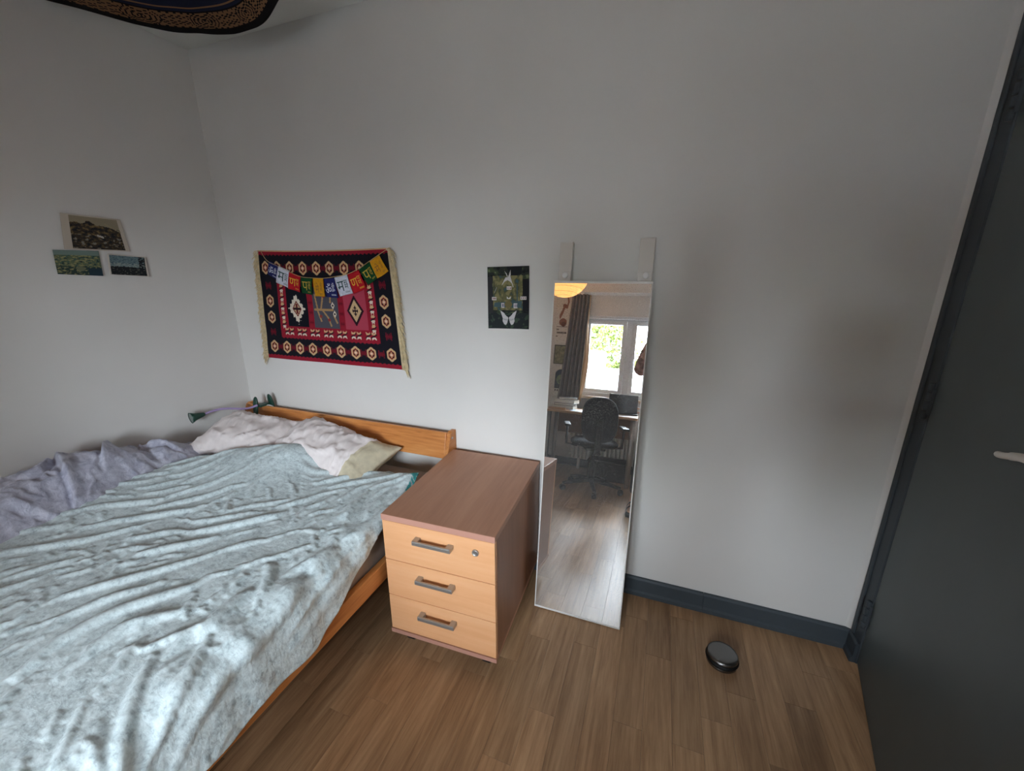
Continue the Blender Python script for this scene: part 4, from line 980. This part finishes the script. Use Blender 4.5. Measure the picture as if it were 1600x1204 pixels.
for yy in (31, 74): star(9, yy, 1.1); star(139.5, yy - 2, 1.1)
# red frame with arrowheads
p.put((p.X > 19.5 - zig * 0.5) & (p.X < 130.5 + zig * 0.5) & (p.Y > 25.5 - zig) & (p.Y < 78.5 + zig), RED)
def arrow(cx, cy, vert):
    for s_, col in ((-1, CRM), (1, WHT)):
        if vert: p.poly([(cx - 2.2, cy + s_ * 1.0), (cx + 2.2, cy + s_ * 1.0), (cx + 1.2, cy + s_ * 4.2), (cx, cy + s_ * 3.0), (cx - 1.2, cy + s_ * 4.2)], col)
        else: p.poly([(cx - 1.9, cy + s_ * 1.0), (cx + 1.9, cy + s_ * 1.0), (cx + 2.3, cy + s_ * 3.6), (cx, cy + s_ * 2.2), (cx - 2.3, cy + s_ * 3.6)], col)
    p.line([(cx - 2.6, cy + 1.4), (cx + 2.6, cy - 1.4)], 0.55, (34, 26, 32))
for k in range(7):
    for d in (-2.9, 2.9): arrow(30 + k * 15.3 + d, 72.5, False)
    p.rect(37.2 + k * 15.3, 69, 37.9 + k * 15.3, 76, RED)
for k in range(5): arrow(24.5, 33 + k * 8.2, True); arrow(125.5, 33 + k * 8.2, True)
p.rect(30, 31, 120, 67.5, DRD)
# left panel, serrated white diamond
p.rect(30, 31, 54.5, 67.5, (22, 24, 34))
d = np.abs(p.X - 42) / 9.0 + np.abs(p.Y - 51) / 13.0; saw = 0.22 * np.abs(((p.X * 0.75) % 2) - 1) + 0.22 * np.abs(((p.Y * 0.55) % 2) - 1)
p.put(d < 0.78 + saw, WHT); p.put(d < 0.58, (120, 30, 34)); p.put(d < 0.46, (196, 168, 130)); p.rect(41.2, 46.5, 42.8, 55.5, (110, 28, 36)); p.rect(38, 50.2, 46, 51.8, (40, 22, 28))
# dividers
for x0 in (54.5, 89.5):
    p.rect(x0, 31, x0 + 6.5, 67.5, RED)
    for k in range(4): star(x0 + 3.2, 36 + k * 9, 0.62)
# centre panel, twigs and blossoms on grey
p.rect(61, 31, 89.5, 67.5, (82, 82, 92)); TW = (176, 140, 96)
for L in ([(63, 51), (83, 51)], [(70, 50), (73, 40), (76, 33)], [(66, 50), (64, 38)], [(72, 52), (77, 58), (80, 65)], [(66, 52), (69, 61)], [(81, 44), (82, 36)], [(84, 56), (87, 62)]): p.line(L, 0.85, TW)
for cx, cy in ((83.5, 47), (85, 54.5)): p.poly([(cx, cy - 3.4), (cx + 2.2, cy), (cx, cy + 3.4), (cx - 2.2, cy)], WHT); p.ell(cx, cy, 0.9, 1.2, (40, 30, 36))
for cx, cy in ((74, 39), (78, 60), (69, 57)): p.ell(cx, cy, 1.6, 1.4, (150, 60, 52))
# right panel, pink with diamonds
p.rect(96, 31, 120, 67.5, (178, 66, 86))
for k, col in ((1.0, (46, 24, 34)), (0.72, (206, 176, 132))): p.poly([(108, 51 - 13.5 * k), (108 + 9 * k, 51), (108, 51 + 13.5 * k), (108 - 9 * k, 51)], col)
p.poly([(108, 46.2), (111.4, 51), (108, 55.8), (104.6, 51)], (46, 30, 38))
for a, b_ in ((-1.2, -1.5), (1.2, -1.5), (-1.2, 1.5), (1.2, 1.5)): p.ell(108 + a, 51 + b_, 0.7, 0.8, (206, 176, 132))
p.mottle(0.16, 1.6)
P = bilin(corners, U, V) - kl
P[..., 1] += -0.006 * fbm(U * 5, V * 3, 2) - 0.010 * np.clip(V - 0.6, 0, 1) * np.sin(U * 7) ** 2
P[..., 2] += -0.010 * np.sin(U * pi) * (1 - V) * 0.6
grid_mesh('rug_body', P, M_kilim, kil, True, p.c, -0.004)
# fringes: knotted cream cords down both short sides
M_fringe = plain('cream_cotton', (216, 198, 160), 0.95, 0, 0.1, 0.08, 60)
def fringe(a, b_, sx, seed, length, parent, origin):
    rs = np.random.RandomState(seed); vs, fs = [], []
    N = 190
    for k in range(N):
        t = (k + rs.uniform(0, 1)) / N; q0 = a + (b_ - a) * t; L = length * rs.uniform(0.75, 1.15); drop = rs.uniform(0.3, 1.1) * L * 1.3
        pts = [q0 - origin, q0 - origin + np.array([sx * L * 0.45, rs.uniform(-0.012, 0.0), -drop * 0.25]), q0 - origin + np.array([sx * L * rs.uniform(0.55, 0.95), rs.uniform(-0.014, 0.002), -drop * 0.9])]
        v, f = tube_mesh(pts, [0.0028, 0.0026, 0.0018], 4); n0 = len(vs); vs += v; fs += [tuple(i + n0 for i in q) for q in f]
    o = mesh_obj('fringe', vs, fs, M_fringe, parent); o['kind'] = 'stuff'
fringe(np.array(corners[0]), np.array(corners[3]), -1, 1, 0.050, kil, kl)
fringe(np.array(corners[1]), np.array(corners[2]), 1, 2, 0.045, kil, kl)
for nm_, c in (('selvedge', 0),): 
    a, b_ = np.array(corners[1]) - kl, np.array(corners[2]) - kl
    tube('selvedge_cord', [a + [0.004, -0.004, 0], (a + b_) / 2 + [0.006, -0.006, 0], b_ + [0.004, -0.006, 0]], 0.008, M_fringe, kil, 8)
for c in (corners[0], corners[1]): lathe('pin', [(0.001, 0.004), (0.006, 0.003), (0.006, 0), (0.0015, -0.002), (0.001, -0.012)], plain('cream_pin', (226, 214, 190), 0.4), kil, 12, Matrix.Translation(Vector(c - kl) + Vector((0, -0.010, -0.008))) @ Matrix.Rotation(pi / 2, 4, 'X'))

# ================================================================== prayer flags across the rug
fl = thing('prayer_flags', 'string of ten small coloured prayer flags across the rug', 'bunting', (0.72, 0.0, 1.4)); fo = np.array(fl.location)
Yf = -0.034
spx = [(404, 391), (417, 407), (435, 416), (451, 424), (469, 432), (488, 434), (506, 434.5), (523, 432), (543, 428), (561, 419), (577, 408), (593, 397), (606, 387)]
sp = [np.array(PX(x, y, 1, Yf)) for x, y in spx]; sp[0][1] = sp[-1][1] = Yk - 0.012
tube('string', catmull([q - fo for q in sp], 4), 0.0016, plain('string_tan', (196, 168, 120), 0.9), fl, 5)
FC = {'b': (36, 40, 96), 'w': (206, 208, 220), 'r': (178, 28, 40), 'g': (22, 70, 40), 'y': (206, 146, 32)}
GC = {'b': (216, 220, 236), 'w': (36, 72, 74), 'r': (226, 178, 50), 'g': (190, 164, 60), 'y': (140, 96, 30)}
# (top-left, top-right, bottom-right, bottom-left) pixels of each flag, read off the photo
def z3(x, y): return (380 + x / 5.474, 370 + y / 5.474)
fq = [('b', [(222, 205), (298, 245), (280, 370), (200, 312)]), ('w', [(302, 247), (397, 290), (380, 440), (277, 388)]), ('r', [(392, 298), (492, 335), (480, 474), (380, 442)]),
      ('g', [(492, 342), (590, 350), (586, 496), (496, 480)]), ('y', [(594, 352), (684, 352), (694, 510), (606, 508)]), ('b', [(688, 352), (780, 350), (806, 522), (700, 514)]),
      ('w', [(780, 348), (888, 322), (926, 482), (820, 510)]), ('r', [(892, 322), (988, 280), (1046, 440), (942, 488)]), ('g', [(992, 276), (1082, 212), (1140, 350), (1064, 412)]), ('y', [(1082, 210), (1164, 156), (1240, 292), (1142, 354)])]
GL = {'b': '\u0950', 'w': '\u092e', 'r': '\u0923', 'g': '\u092a', 'y': '\u092e\u0947'}
gmats = {k: plain('flag_ink', c, 0.8) for k, c in GC.items()}; fmats = {k: plain('flag_cotton', c, 0.9, 0, 0.15, 0.06, 80) for k, c in FC.items()}
_gc = {}
def glyph_mesh(ch):
    if ch not in _gc:
        cu = bpy.data.curves.new('glyph', 'FONT'); cu.body = ch; cu.size = 1.0; cu.align_x = 'CENTER'; cu.align_y = 'CENTER'; cu.resolution_u = 3
        ob = bpy.data.objects.new('glyph_tmp', cu); COL.objects.link(ob); bpy.context.view_layer.update()
        dg = bpy.context.evaluated_depsgraph_get(); me = bpy.data.meshes.new_from_object(ob.evaluated_get(dg)); bpy.data.objects.remove(ob)
        V = np.array([v.co[:] for v in me.vertices]); F = [tuple(q.vertices) for q in me.polygons]
        V = V[:, :2]; lo, hi = V.min(0), V.max(0); V = (V - (lo + hi) / 2) / (hi - lo).max(); _gc[ch] = (V, F)
    return _gc[ch]
for k, (c, qd) in enumerate(fq):
    cr_ = [np.array(PX(*z3(*q), 1, Yf)) - fo for q in qd]
    U, V, Uc, Vc = uv_grid(8, 12); P = bilin(cr_, U, V)
    def wave(u, v, k=k): return -0.004 * np.sin(u * 5 + k) * v - 0.003 * v + 0.010 * v * v
    P[..., 1] += wave(U, V)
    f = grid_mesh('flag', P, fmats[c], fl, True, None, -0.0008)
    def put(ch, u0, v0, su, sv, nm):
        g, F = glyph_mesh(ch); uu = u0 + g[:, 0] * su; vv = v0 - g[:, 1] * sv
        Q = bilin(cr_, uu, vv); Q[:, 1] += wave(uu, vv) - 0.0022; mesh_obj(nm, Q, F, gmats[c], f)
    put(GL[c], 0.36, 0.52, 0.52, 0.52, 'glyph'); put(GL[c], 0.76, 0.36, 0.26, 0.24, 'small_glyph'); put(GL[c], 0.76, 0.58, 0.26, 0.24, 'small_glyph')
    put('=', 0.74, 0.86, 0.34, 0.10, 'caption')

# ================================================================== butterfly poster
def butterfly(p):
    n = fbm(p.X * 0.06 + 2, p.Y * 0.06, 4); p.put(n > 0.12, (66, 78, 56)); p.put(n > 0.32, (112, 122, 92)); p.put(n < -0.22, (26, 28, 32))
    p.rect(0, 22, 12, 140, (52, 52, 56)); p.rect(84, 28, 100, 100, (30, 30, 36)); p.poly([(46, 0), (84, 0), (82, 18), (56, 20)], (28, 32, 38)); p.rect(0, 104, 100, 140, (40, 46, 48))
    p.put((p.Y > 104) & (fbm(p.X * 0.08, p.Y * 0.08, 3) > 0.15), (62, 78, 66))
    ins = (p.X > 13) & (p.X < 85) & (p.Y > 20) & (p.Y < 97); n2 = fbm(p.X * 0.09 + 7, p.Y * 0.07, 3)
    p.put(ins, (106, 104, 72)); p.put(ins & (n2 > 0.12), (134, 128, 88)); p.put(ins & (n2 < -0.15), (78, 84, 66)); p.put(ins & (n2 < -0.32), (66, 92, 98))
    p.poly([(16, 80), (84, 76), (80, 92), (14, 90)], (72, 96, 102)); p.rect(70, 40, 73, 84, (70, 92, 96)); p.ell(50, 84, 9, 8, (118, 108, 72))
    WH = (206, 204, 206)
    # long-tailed moth
    p.poly([(48, 22), (42, 10), (47, 16), (50, 24)], WH); p.poly([(50, 24), (56, 8), (56, 20), (52, 28)], WH); p.poly([(44, 24), (56, 22), (58, 30), (61, 40), (54, 33), (49, 30), (42, 33), (34, 42), (40, 30)], WH); p.line([(60, 38), (62, 45)], 0.7, WH)
    # small labels
    for x0, y0, x1, y1 in ((46, 44, 58, 51), (10, 67, 21, 75), (79, 66, 94, 74), (33, 81, 40, 92), (63, 82, 72, 93)):
        p.rect(x0, y0, x1, y1, (214, 208, 208))
        for q in range(3): p.rect(x0 + 1.5 + q * (x1 - x0) / 3.2, y0 + 2, x0 + 3.4 + q * (x1 - x0) / 3.2, y1 - 2, (120, 84, 84) if y0 < 80 else (110, 112, 130))
    p.poly([(46, 66), (51, 70), (57, 65), (55, 72), (47, 72)], (210, 210, 208)); p.line([(16, 58), (22, 46)], 0.8, (150, 150, 136))
    # big butterfly
    for s in (-1, 1):
        X = lambda v: 50 + s * v
        p.poly([(X(1), 114), (X(6), 110), (X(12), 103), (X(20), 98), (X(17), 108), (X(14), 117), (X(1), 118)], WH)
        p.poly([(X(1), 117), (X(15), 117), (X(14), 124), (X(11), 130), (X(6), 131), (X(3), 125)], WH); p.line([(X(2), 118.5), (X(14), 118)], 0.5, (150, 150, 156)); p.line([(X(3), 120.5), (X(12), 121)], 0.4, (160, 160, 166))
pc = [PX(761.5, 417, 1, -0.003), PX(827, 415, 1, -0.003), PX(827, 514, 1, -0.003), PX(764, 512.5, 1, -0.003)]
panel('butterfly_poster', pc, 110, 154, butterfly, 'dark forest collage poster with two pale butterflies on the wall', 'poster', -0.0006,
      lambda U, V: np.stack([0 * U, -0.006 * (np.abs(U - 0.5) * 2) ** 3 * V, 0 * U], -1), base=(44, 50, 46), h=140.0)

# ================================================================== picture cards on the left wall
def card(pxs, fn, nx, ny, label, base, lift):
    c = [PX(x, y, 0, 0.004) for x, y in pxs]
    return panel('picture_card', c, nx, ny, fn, label, 'picture card', -0.0006, lambda U, V: np.stack([0.004 + lift * V ** 2 * np.abs(U - 0.4), 0 * U, 0 * U], -1), 'cards on the left wall', base)
def mountain(p):
    p.rect(12, 3, 92, 96, (150, 140, 118)); ins = (p.X > 12) & (p.X < 92) & (p.Y < 96)
    rid = 26 - 12 * np.exp(-((p.X - 42) / 7) ** 2) - 6 * np.exp(-((p.X - 20) / 8) ** 2) + 0.28 * np.clip(p.X - 62, 0, 99) + 4 * fbm(p.X * 0.15, 0 * p.Y, 3)
    n = fbm(p.X * 0.12, p.Y * 0.12, 4); g = ins & (p.Y > rid)
    p.put(g, (58, 52, 44)); p.put(g & (n > 0.1), (96, 80, 56)); p.put(g & (n > 0.3), (124, 104, 72)); p.put(g & (n < -0.2), (30, 32, 38)); p.put(g & (p.Y > 55) & (n > 0.22), (128, 126, 120))
    p.poly([(52, 52), (62, 58), (62, 64), (52, 57)], (190, 186, 178)); p.line([(70, 20), (92, 40)], 1.5, (160, 148, 120))
def valley(p):
    n = fbm(p.X * 0.1, p.Y * 0.16, 4); p.put(p.Y < 20, (118, 138, 132)); g = p.Y >= 20
    p.put(g, (104, 112, 82)); p.put(g & (n > 0.15), (150, 146, 104)); p.put(g & (n < -0.1), (72, 100, 90)); p.put(g & (n < -0.3), (34, 44, 46)); p.put((p.Y > 66) & (n < 0.1), (48, 66, 62)); p.put((p.Y > 70) & (p.X > 68), (40, 60, 72)); p.ell(52, 74, 9, 10, (112, 116, 92))
def lake(p):
    ins = (p.X > 5) & (p.X < 96) & (p.Y > 4) & (p.Y < 97); n = fbm(p.X * 0.14, p.Y * 0.2, 4)
    p.put(ins, (112, 134, 138)); p.put(ins & (p.Y < 48) & (n < -0.1), (78, 100, 112)); p.put(ins & (p.Y > 40) & (p.Y < 58) & (n > 0), (150, 162, 156)); p.put(ins & (p.Y > 58 + 8 * n), (36, 40, 42)); p.put(ins & (p.Y > 66) & (n > 0.25), (96, 100, 92)); p.put(ins & (p.X > 78) & (p.Y > 6) & (n < 0.2), (34, 36, 40))
card([(92, 332), (187, 343), (202, 393), (99, 389)], mountain, 80, 60, 'card of a rocky brown mountain with broad cream border', (196, 186, 172), 0.008)
card([(81, 390), (153, 392), (160, 431), (89, 428)], valley, 70, 46, 'card of a green field valley under pale sky', (120, 124, 100), 0.006)
card([(166, 396), (227, 401), (231, 432), (170, 429)], lake, 64, 40, 'card of a dark shoreline beneath blue water with white border', (206, 200, 190), 0.012)

# ================================================================== round tapestry slung under the ceiling
M_tap = painted('printed_cotton', 0.95, 0.15, 500)
TR_ = 0.735; NR, NA = 170, 760
Rr, Aa = np.meshgrid(np.linspace(0.0, 1.0, NR + 1), np.linspace(0, 2 * pi, NA + 1), indexing='ij')
rc = (Rr[:-1, :-1] + Rr[1:, 1:]) / 2; ac = (Aa[:-1, :-1] + Aa[1:, 1:]) / 2
c = np.empty(rc.shape + (3,)); c[:] = lin((26, 32, 54))
def tp(mask, col): c[mask] = lin(col)
BE, BK = (124, 92, 66), (14, 14, 18)
n = fbm(rc * 14 * np.cos(ac) + 3, rc * 14 * np.sin(ac), 3)
tp((rc > 0.74) & (rc < 0.84) & (np.abs((ac * 9 / pi) % 2 - 1) < 0.5 - 5 * np.abs(rc - 0.79)), (74, 60, 54)); tp((rc > 0.50) & (rc < 0.66) & (np.abs((ac * 8 / pi) % 2 - 1) < 0.55 - 3 * np.abs(rc - 0.58)), (84, 66, 56)); tp((rc > 0.53) & (rc < 0.63) & (np.abs((ac * 8 / pi) % 2 - 1) < 0.34 - 3 * np.abs(rc - 0.58)), (40, 40, 58))
tp((rc > 0.862) & (rc < 0.868), BE)
band = (rc > 0.885) & (rc < 0.962); tp(band, BE)
ph = (ac * 18 / pi) % 2 - 1; dd_ = np.hypot(ph * 0.075, rc - 0.923) * 1.7
for a, b_ in ((0.012, 0.018), (0.028, 0.036), (0.046, 0.053), (0.062, 0.068)): tp(band & (dd_ > a) & (dd_ < b_), BK)
tp(band & (dd_ > 0.07) & (np.sin(ac * 150) * np.sin(rc * 420) > 0.25), BK); tp(band & ((rc < 0.890) | (rc > 0.957)), BK); tp(band & (dd_ < 0.006), BK)
tp(rc > 0.962, BK); tp((rc < 0.45) & (np.sin(ac * 12) * np.sin(rc * 40) > 0.2), (70, 60, 62)); tp(rc < 0.08, BE)
TCX, TCY = 0.785, -0.955
wob = 1 + 0.085 * np.cos(3 * (Aa - radians(128))) + 0.008 * np.sin(9 * Aa)
Xt = Rr * TR_ * wob * np.cos(Aa); Yt = Rr * TR_ * wob * np.sin(Aa)
pins = np.abs(np.cos(2 * Aa + 0.5))
Zt = -0.006 - 0.05 * np.sin(np.clip(Rr / 0.72, 0, 1) * pi) ** 2 * (1 - 0.3 * pins) - 0.135 * sm(Rr, 0.66, 1.0) * (0.85 + 0.15 * np.cos(4 * Aa)) + 0.008 * fbm(Xt * 5, Yt * 5, 2) * Rr
Zt = np.minimum(Zt, -0.003)
tap = grid_mesh('ceiling_tapestry', np.stack([Xt, Yt, Zt], -1), M_tap, None, True, c, -0.0012); tap.location = (TCX, TCY, ZC)
tag(tap, 'dark blue round mandala tapestry with beige band slung under the ceiling', 'tapestry')

# ================================================================== the photographer, standing behind the phone
def skinned(name, J, E_, mat, parent, root, sub=2):
    names = list(J); me = bpy.data.meshes.new(name); bm = bmesh.new(); ly = bm.verts.layers.skin.verify(); bv = {}
    for n_ in names:
        p_, r_ = J[n_]; v = bm.verts.new(p_); bv[n_] = v
        v[ly].radius = (r_, r_) if not isinstance(r_, tuple) else r_
        v[ly].use_root = (n_ == root)
    for a, b_ in E_: bm.edges.new((bv[a], bv[b_]))
    bm.to_mesh(me); bm.free(); ob = bpy.data.objects.new(name, me); COL.objects.link(ob)
    m1 = ob.modifiers.new('skin', 'SKIN'); m1.use_smooth_shade = True; m2 = ob.modifiers.new('sub', 'SUBSURF'); m2.levels = m2.render_levels = sub
    bpy.context.view_layer.update(); dg = bpy.context.evaluated_depsgraph_get(); nm = bpy.data.meshes.new_from_object(ob.evaluated_get(dg)); bpy.data.objects.remove(ob)
    nm.name = name; nm.materials.clear(); nm.materials.append(mat); nm.polygons.foreach_set('use_smooth', [True] * len(nm.polygons))
    return link(bpy.data.objects.new(name, nm), parent)
pl0 = Vector((2.56, -2.08, 0.0))
per = thing('person', 'person in a patterned brown pink top holding up a phone by the mirror', 'person', pl0)
M_skin = plain('skin', (206, 160, 134), 0.55, 0, 0.35, 0.03, 20); M_top = plain('patterned_top', (158, 122, 114), 0.9, 0, 0.2, 0.38, 16); M_trous = plain('dark_trousers', (44, 46, 54), 0.9, 0, 0.2, 0.1, 60)
M_hair = plain('dark_brown_hair', (52, 36, 26), 0.6, 0, 0.3, 0.2, 90)
phone_c = Vector(CAM) - Vector(_F) * 0.012 + Vector(_r) * 0.045 - Vector(_U) * 0.020
def W(x, y, z): return Vector((x, y, z)) - pl0
hl = phone_c - Vector(_r) * 0.075 - Vector(_F) * 0.014 - pl0; hr = phone_c + Vector(_r) * 0.080 - Vector(_F) * 0.014 - pl0
J = {'pelvis': (W(2.56, -2.09, 0.95), (0.105, 0.088)), 'waist': (W(2.56, -2.09, 1.10), (0.115, 0.085)), 'chest': (W(2.56, -2.09, 1.30), (0.135, 0.10)), 'neck0': (W(2.56, -2.085, 1.455), 0.058), 'neck1': (W(2.555, -2.06, 1.51), 0.054),
     'jaw': (W(2.55, -2.03, 1.555), 0.062), 'head': (W(2.55, -2.045, 1.625), 0.088), 'crown': (W(2.55, -2.06, 1.685), 0.06)}
E_ = [('pelvis', 'waist'), ('waist', 'chest'), ('chest', 'neck0'), ('neck0', 'neck1'), ('neck1', 'jaw'), ('jaw', 'head'), ('head', 'crown')]
for s, sh, el, wr_, hand, hx, ft in (('l', W(2.40, -2.09, 1.395), W(2.335, -1.985, 1.165), None, hl, -1, W(2.385, -2.02, 0.0)), ('r', W(2.72, -2.09, 1.395), W(2.785, -1.985, 1.165), None, hr, 1, W(2.70, -2.06, 0.0))):
    wv = hand + (el - hand).normalized() * 0.085
    J['sh' + s] = (sh, 0.06); J['el' + s] = (el, 0.042); J['wr' + s] = (wv, (0.027, 0.022)); J['pm' + s] = (hand + (el - hand).normalized() * 0.035, (0.036, 0.018))
    E_ += [('chest', 'sh' + s), ('sh' + s, 'el' + s), ('el' + s, 'wr' + s), ('wr' + s, 'pm' + s)]
    base = J['pm' + s][0]; rgt = Vector(_r) * hx; upv = Vector(_U); fw = Vector(_F)
    for k in range(4):                                       # fingers curl round the phone's short end, behind the camera plane
        a0 = base + upv * (0.030 - 0.019 * k) + (hand - base) * 0.5; L = (0.036, 0.040, 0.037, 0.029)[k]
        p1 = a0 + upv * 0.004 + (hand - base).normalized() * L * 0.55 + rgt * 0.012; p2 = p1 + fw * L * 0.25 - rgt * L * 0.15 + upv * 0.006
        J['f%s%da' % (s, k)] = (a0, 0.0090); J['f%s%db' % (s, k)] = (p1, 0.0082); J['f%s%dc' % (s, k)] = (p2, 0.0070)
        E_ += [('pm' + s, 'f%s%da' % (s, k)), ('f%s%da' % (s, k), 'f%s%db' % (s, k)), ('f%s%db' % (s, k), 'f%s%dc' % (s, k))]
    t0 = base - fw * 0.022 - rgt * 0.014; t1 = t0 + (hand - base) * 0.5 - rgt * 0.022; t2 = t1 - rgt * 0.022 + upv * 0.008
    J['t%sa' % s] = (t0, 0.0105); J['t%sb' % s] = (t1, 0.0095); J['t%sc' % s] = (t2, 0.008); E_ += [('pm' + s, 't%sa' % s), ('t%sa' % s, 't%sb' % s), ('t%sb' % s, 't%sc' % s)]
    hp = W(2.56 + hx * 0.09, -2.09, 0.90); kn = Vector(((hp.x + ft.x) / 2, (hp.y + ft.y) / 2 + 0.02, 0.49)); an = ft + Vector((0, -0.02, 0.085))
    J['hp' + s] = (hp, 0.076); J['kn' + s] = (kn, 0.055); J['ca' + s] = (kn + (an - kn) * 0.35 + Vector((0, -0.015, 0)), 0.052); J['an' + s] = (an, 0.034); J['he' + s] = (ft + Vector((0, -0.045, 0.045)), 0.030); J['ba' + s] = (ft + Vector((hx * 0.01, 0.13, 0.040)), (0.040, 0.018)); J['to' + s] = (ft + Vector((hx * 0.012, 0.195, 0.034)), (0.036, 0.011))
    E_ += [('pelvis', 'hp' + s), ('hp' + s, 'kn' + s), ('kn' + s, 'ca' + s), ('ca' + s, 'an' + s), ('an' + s, 'he' + s), ('an' + s, 'ba' + s), ('ba' + s, 'to' + s)]
body = skinned('body', J, E_, M_skin, per, 'pelvis')
def grow(keys, d): return {k: (J[k][0], tuple(q + d for q in J[k][1]) if isinstance(J[k][1], tuple) else J[k][1] + d) for k in keys}
Jt = grow(['pelvis', 'waist', 'chest', 'shl', 'ell', 'shr', 'elr', 'neck0'], 0.026)
for s in 'lr':
    e_, w_ = J['el' + s][0], J['wr' + s][0]; Jt['cu' + s] = (e_ + (w_ - e_) * 0.55, 0.050); Jt['el' + s] = (e_, 0.062)
Jt['neck0'] = (J['neck0'][0] + Vector((0, 0, 0.005)), 0.070); Jt['pelvis'] = (J['pelvis'][0] - Vector((0, 0, 0.11)), 0.172); Jt['waist'] = (J['waist'][0], 0.150); Jt['chest'] = (J['chest'][0], 0.140)
skinned('top', Jt, [('pelvis', 'waist'), ('waist', 'chest'), ('chest', 'neck0'), ('chest', 'shl'), ('chest', 'shr'), ('shl', 'ell'), ('shr', 'elr'), ('ell', 'cul'), ('elr', 'cur')], M_top, per, 'pelvis')
Jp = grow(['hpl', 'hpr', 'knl', 'knr', 'cal', 'car'], 0.020); Jp['pelvis'] = (J['pelvis'][0] - Vector((0, 0, 0.01)), 0.132); Jp['band'] = (J['pelvis'][0] + Vector((0, 0, 0.13)), 0.135)
for s in 'lr': Jp['an' + s] = (J['an' + s][0] + Vector((0, 0, 0.03)), 0.056)
skinned('trousers', Jp, [('band', 'pelvis'), ('pelvis', 'hpl'), ('pelvis', 'hpr'), ('hpl', 'knl'), ('knl', 'cal'), ('cal', 'anl'), ('hpr', 'knr'), ('knr', 'car'), ('car', 'anr')], M_trous, per, 'pelvis')
# face and hair
hc = J['head'][0]; M_eye = plain('eye_white', (236, 234, 228), 0.3); M_iris = plain('iris', (60, 44, 32), 0.3); M_lip = plain('lips', (172, 104, 94), 0.5)
for sx in (-1, 1):
    e0 = hc + Vector((sx * 0.032, 0.074, -0.012)); ey = pad('eye', 0.026, 0.014, 0.014, M_eye, per, Matrix.Translation(e0) @ Matrix.Rotation(radians(90), 4, 'X'), 2.0); pad('iris', 0.011, 0.011, 0.006, M_iris, ey, Matrix.Translation(e0 + Vector((0, 0.006, 0))) @ Matrix.Rotation(radians(90), 4, 'X'), 2.0)
    pad('ear', 0.034, 0.058, 0.018, M_skin, per, Matrix.Translation(hc + Vector((sx * 0.087, -0.005, -0.025))) @ Matrix.Rotation(radians(90), 4, 'Y') @ Matrix.Rotation(radians(90), 4, 'Z'), 2.0)
    tube('eyebrow', catmull([e0 + Vector((-sx * 0.014, 0.006, 0.016)), e0 + Vector((sx * 0.002, 0.008, 0.020)), e0 + Vector((sx * 0.018, 0.0, 0.015))], 4), 0.003, M_hair, per, 6)
tube('nose', [hc + Vector((0, 0.082, -0.008)), hc + Vector((0, 0.094, -0.030)), hc + Vector((0, 0.100, -0.044)), hc + Vector((0, 0.082, -0.052))], [0.006, 0.009, 0.012, 0.009], M_skin, per, 10)
pad('mouth', 0.044, 0.013, 0.010, M_lip, per, Matrix.Translation(J['jaw'][0] + Vector((0, 0.055, 0.008))) @ Matrix.Rotation(radians(90), 4, 'X'), 2.0)
vs, fs = [], []
for j in range(15):
    for k in range(28):
        a = 2 * pi * k / 28; lim = 1.30 + 0.95 * max(0.0, -sin(a)) + 0.25 * abs(cos(a)); th = lim * j / 14
        rr_ = 1 + 0.03 * sin(9 * a + j); vs.append(tuple(hc + Vector((0.097 * rr_ * sin(th) * cos(a), -0.012 + 0.106 * rr_ * sin(th) * sin(a), 0.006 + 0.104 * cos(th)))))
for j in range(14):
    for k in range(28): fs.append((j * 28 + k, (j + 1) * 28 + k, (j + 1) * 28 + (k + 1) % 28, j * 28 + (k + 1) % 28))
mesh_obj('hair', vs, fs, M_hair, per, True)
# sandals
for s, hx in (('l', -1), ('r', 1)):
    f0 = J['ba' + s][0] - Vector((0, 0.13, 0.040)); outl = [(-0.030, -0.075), (0.030, -0.075), (0.036, -0.02), (0.040, 0.10), (0.050, 0.16), (0.040, 0.215), (0.0, 0.228), (-0.040, 0.215), (-0.048, 0.16), (-0.036, 0.10), (-0.034, -0.02)]
    n_ = len(outl); vv = [tuple(f0 + Vector((x, y, z))) for z in (0.0, 0.018) for x, y in outl]
    so = mesh_obj('sandal_sole', vv, [(k, (k + 1) % n_, n_ + (k + 1) % n_, n_ + k) for k in range(n_)] + [tuple(range(n_))[::-1], tuple(range(n_, 2 * n_))], M_black, per)
    for yy, hh in ((0.145, 0.062), (0.075, 0.078)):
        P = np.array([[[f0.x + 0.047 * cos(a), f0.y + yy + d, 0.016 + hh * sin(a)] for a in np.linspace(0, pi, 17)] for d in (-0.016, 0.016)]); grid_mesh('sandal_strap', P, M_black, so, True, None, 0.003)

# ------------------------------------------------------------------ phone in the hands
ph_ = thing('phone', 'black smartphone held up in both hands', 'phone', phone_c)
Rp = Matrix(((_r[0], _U[0], -_F[0]), (_r[1], _U[1], -_F[1]), (_r[2], _U[2], -_F[2]))).to_4x4()
def pbox(name, lo, hi, mat, bev, parent): bm = bmesh.new(); bm_box(bm, lo, hi, bev, 3, Rp); return bm_obj(name, bm, mat, parent)
pb_ = pbox('phone_body', (-0.078, -0.037, -0.004), (0.078, 0.037, 0.004), M_black, 0.0035, ph_); pbox('phone_screen', (-0.074, -0.034, 0.0041), (0.074, 0.034, 0.0046), M_dark, 0.0, ph_)
lathe('lens_ring', [(0.001, -0.0055), (0.006, -0.0055), (0.0065, -0.004)], M_dark, pb_, 16, Rp @ Matrix.Translation((-0.045, 0.020, 0.0)))
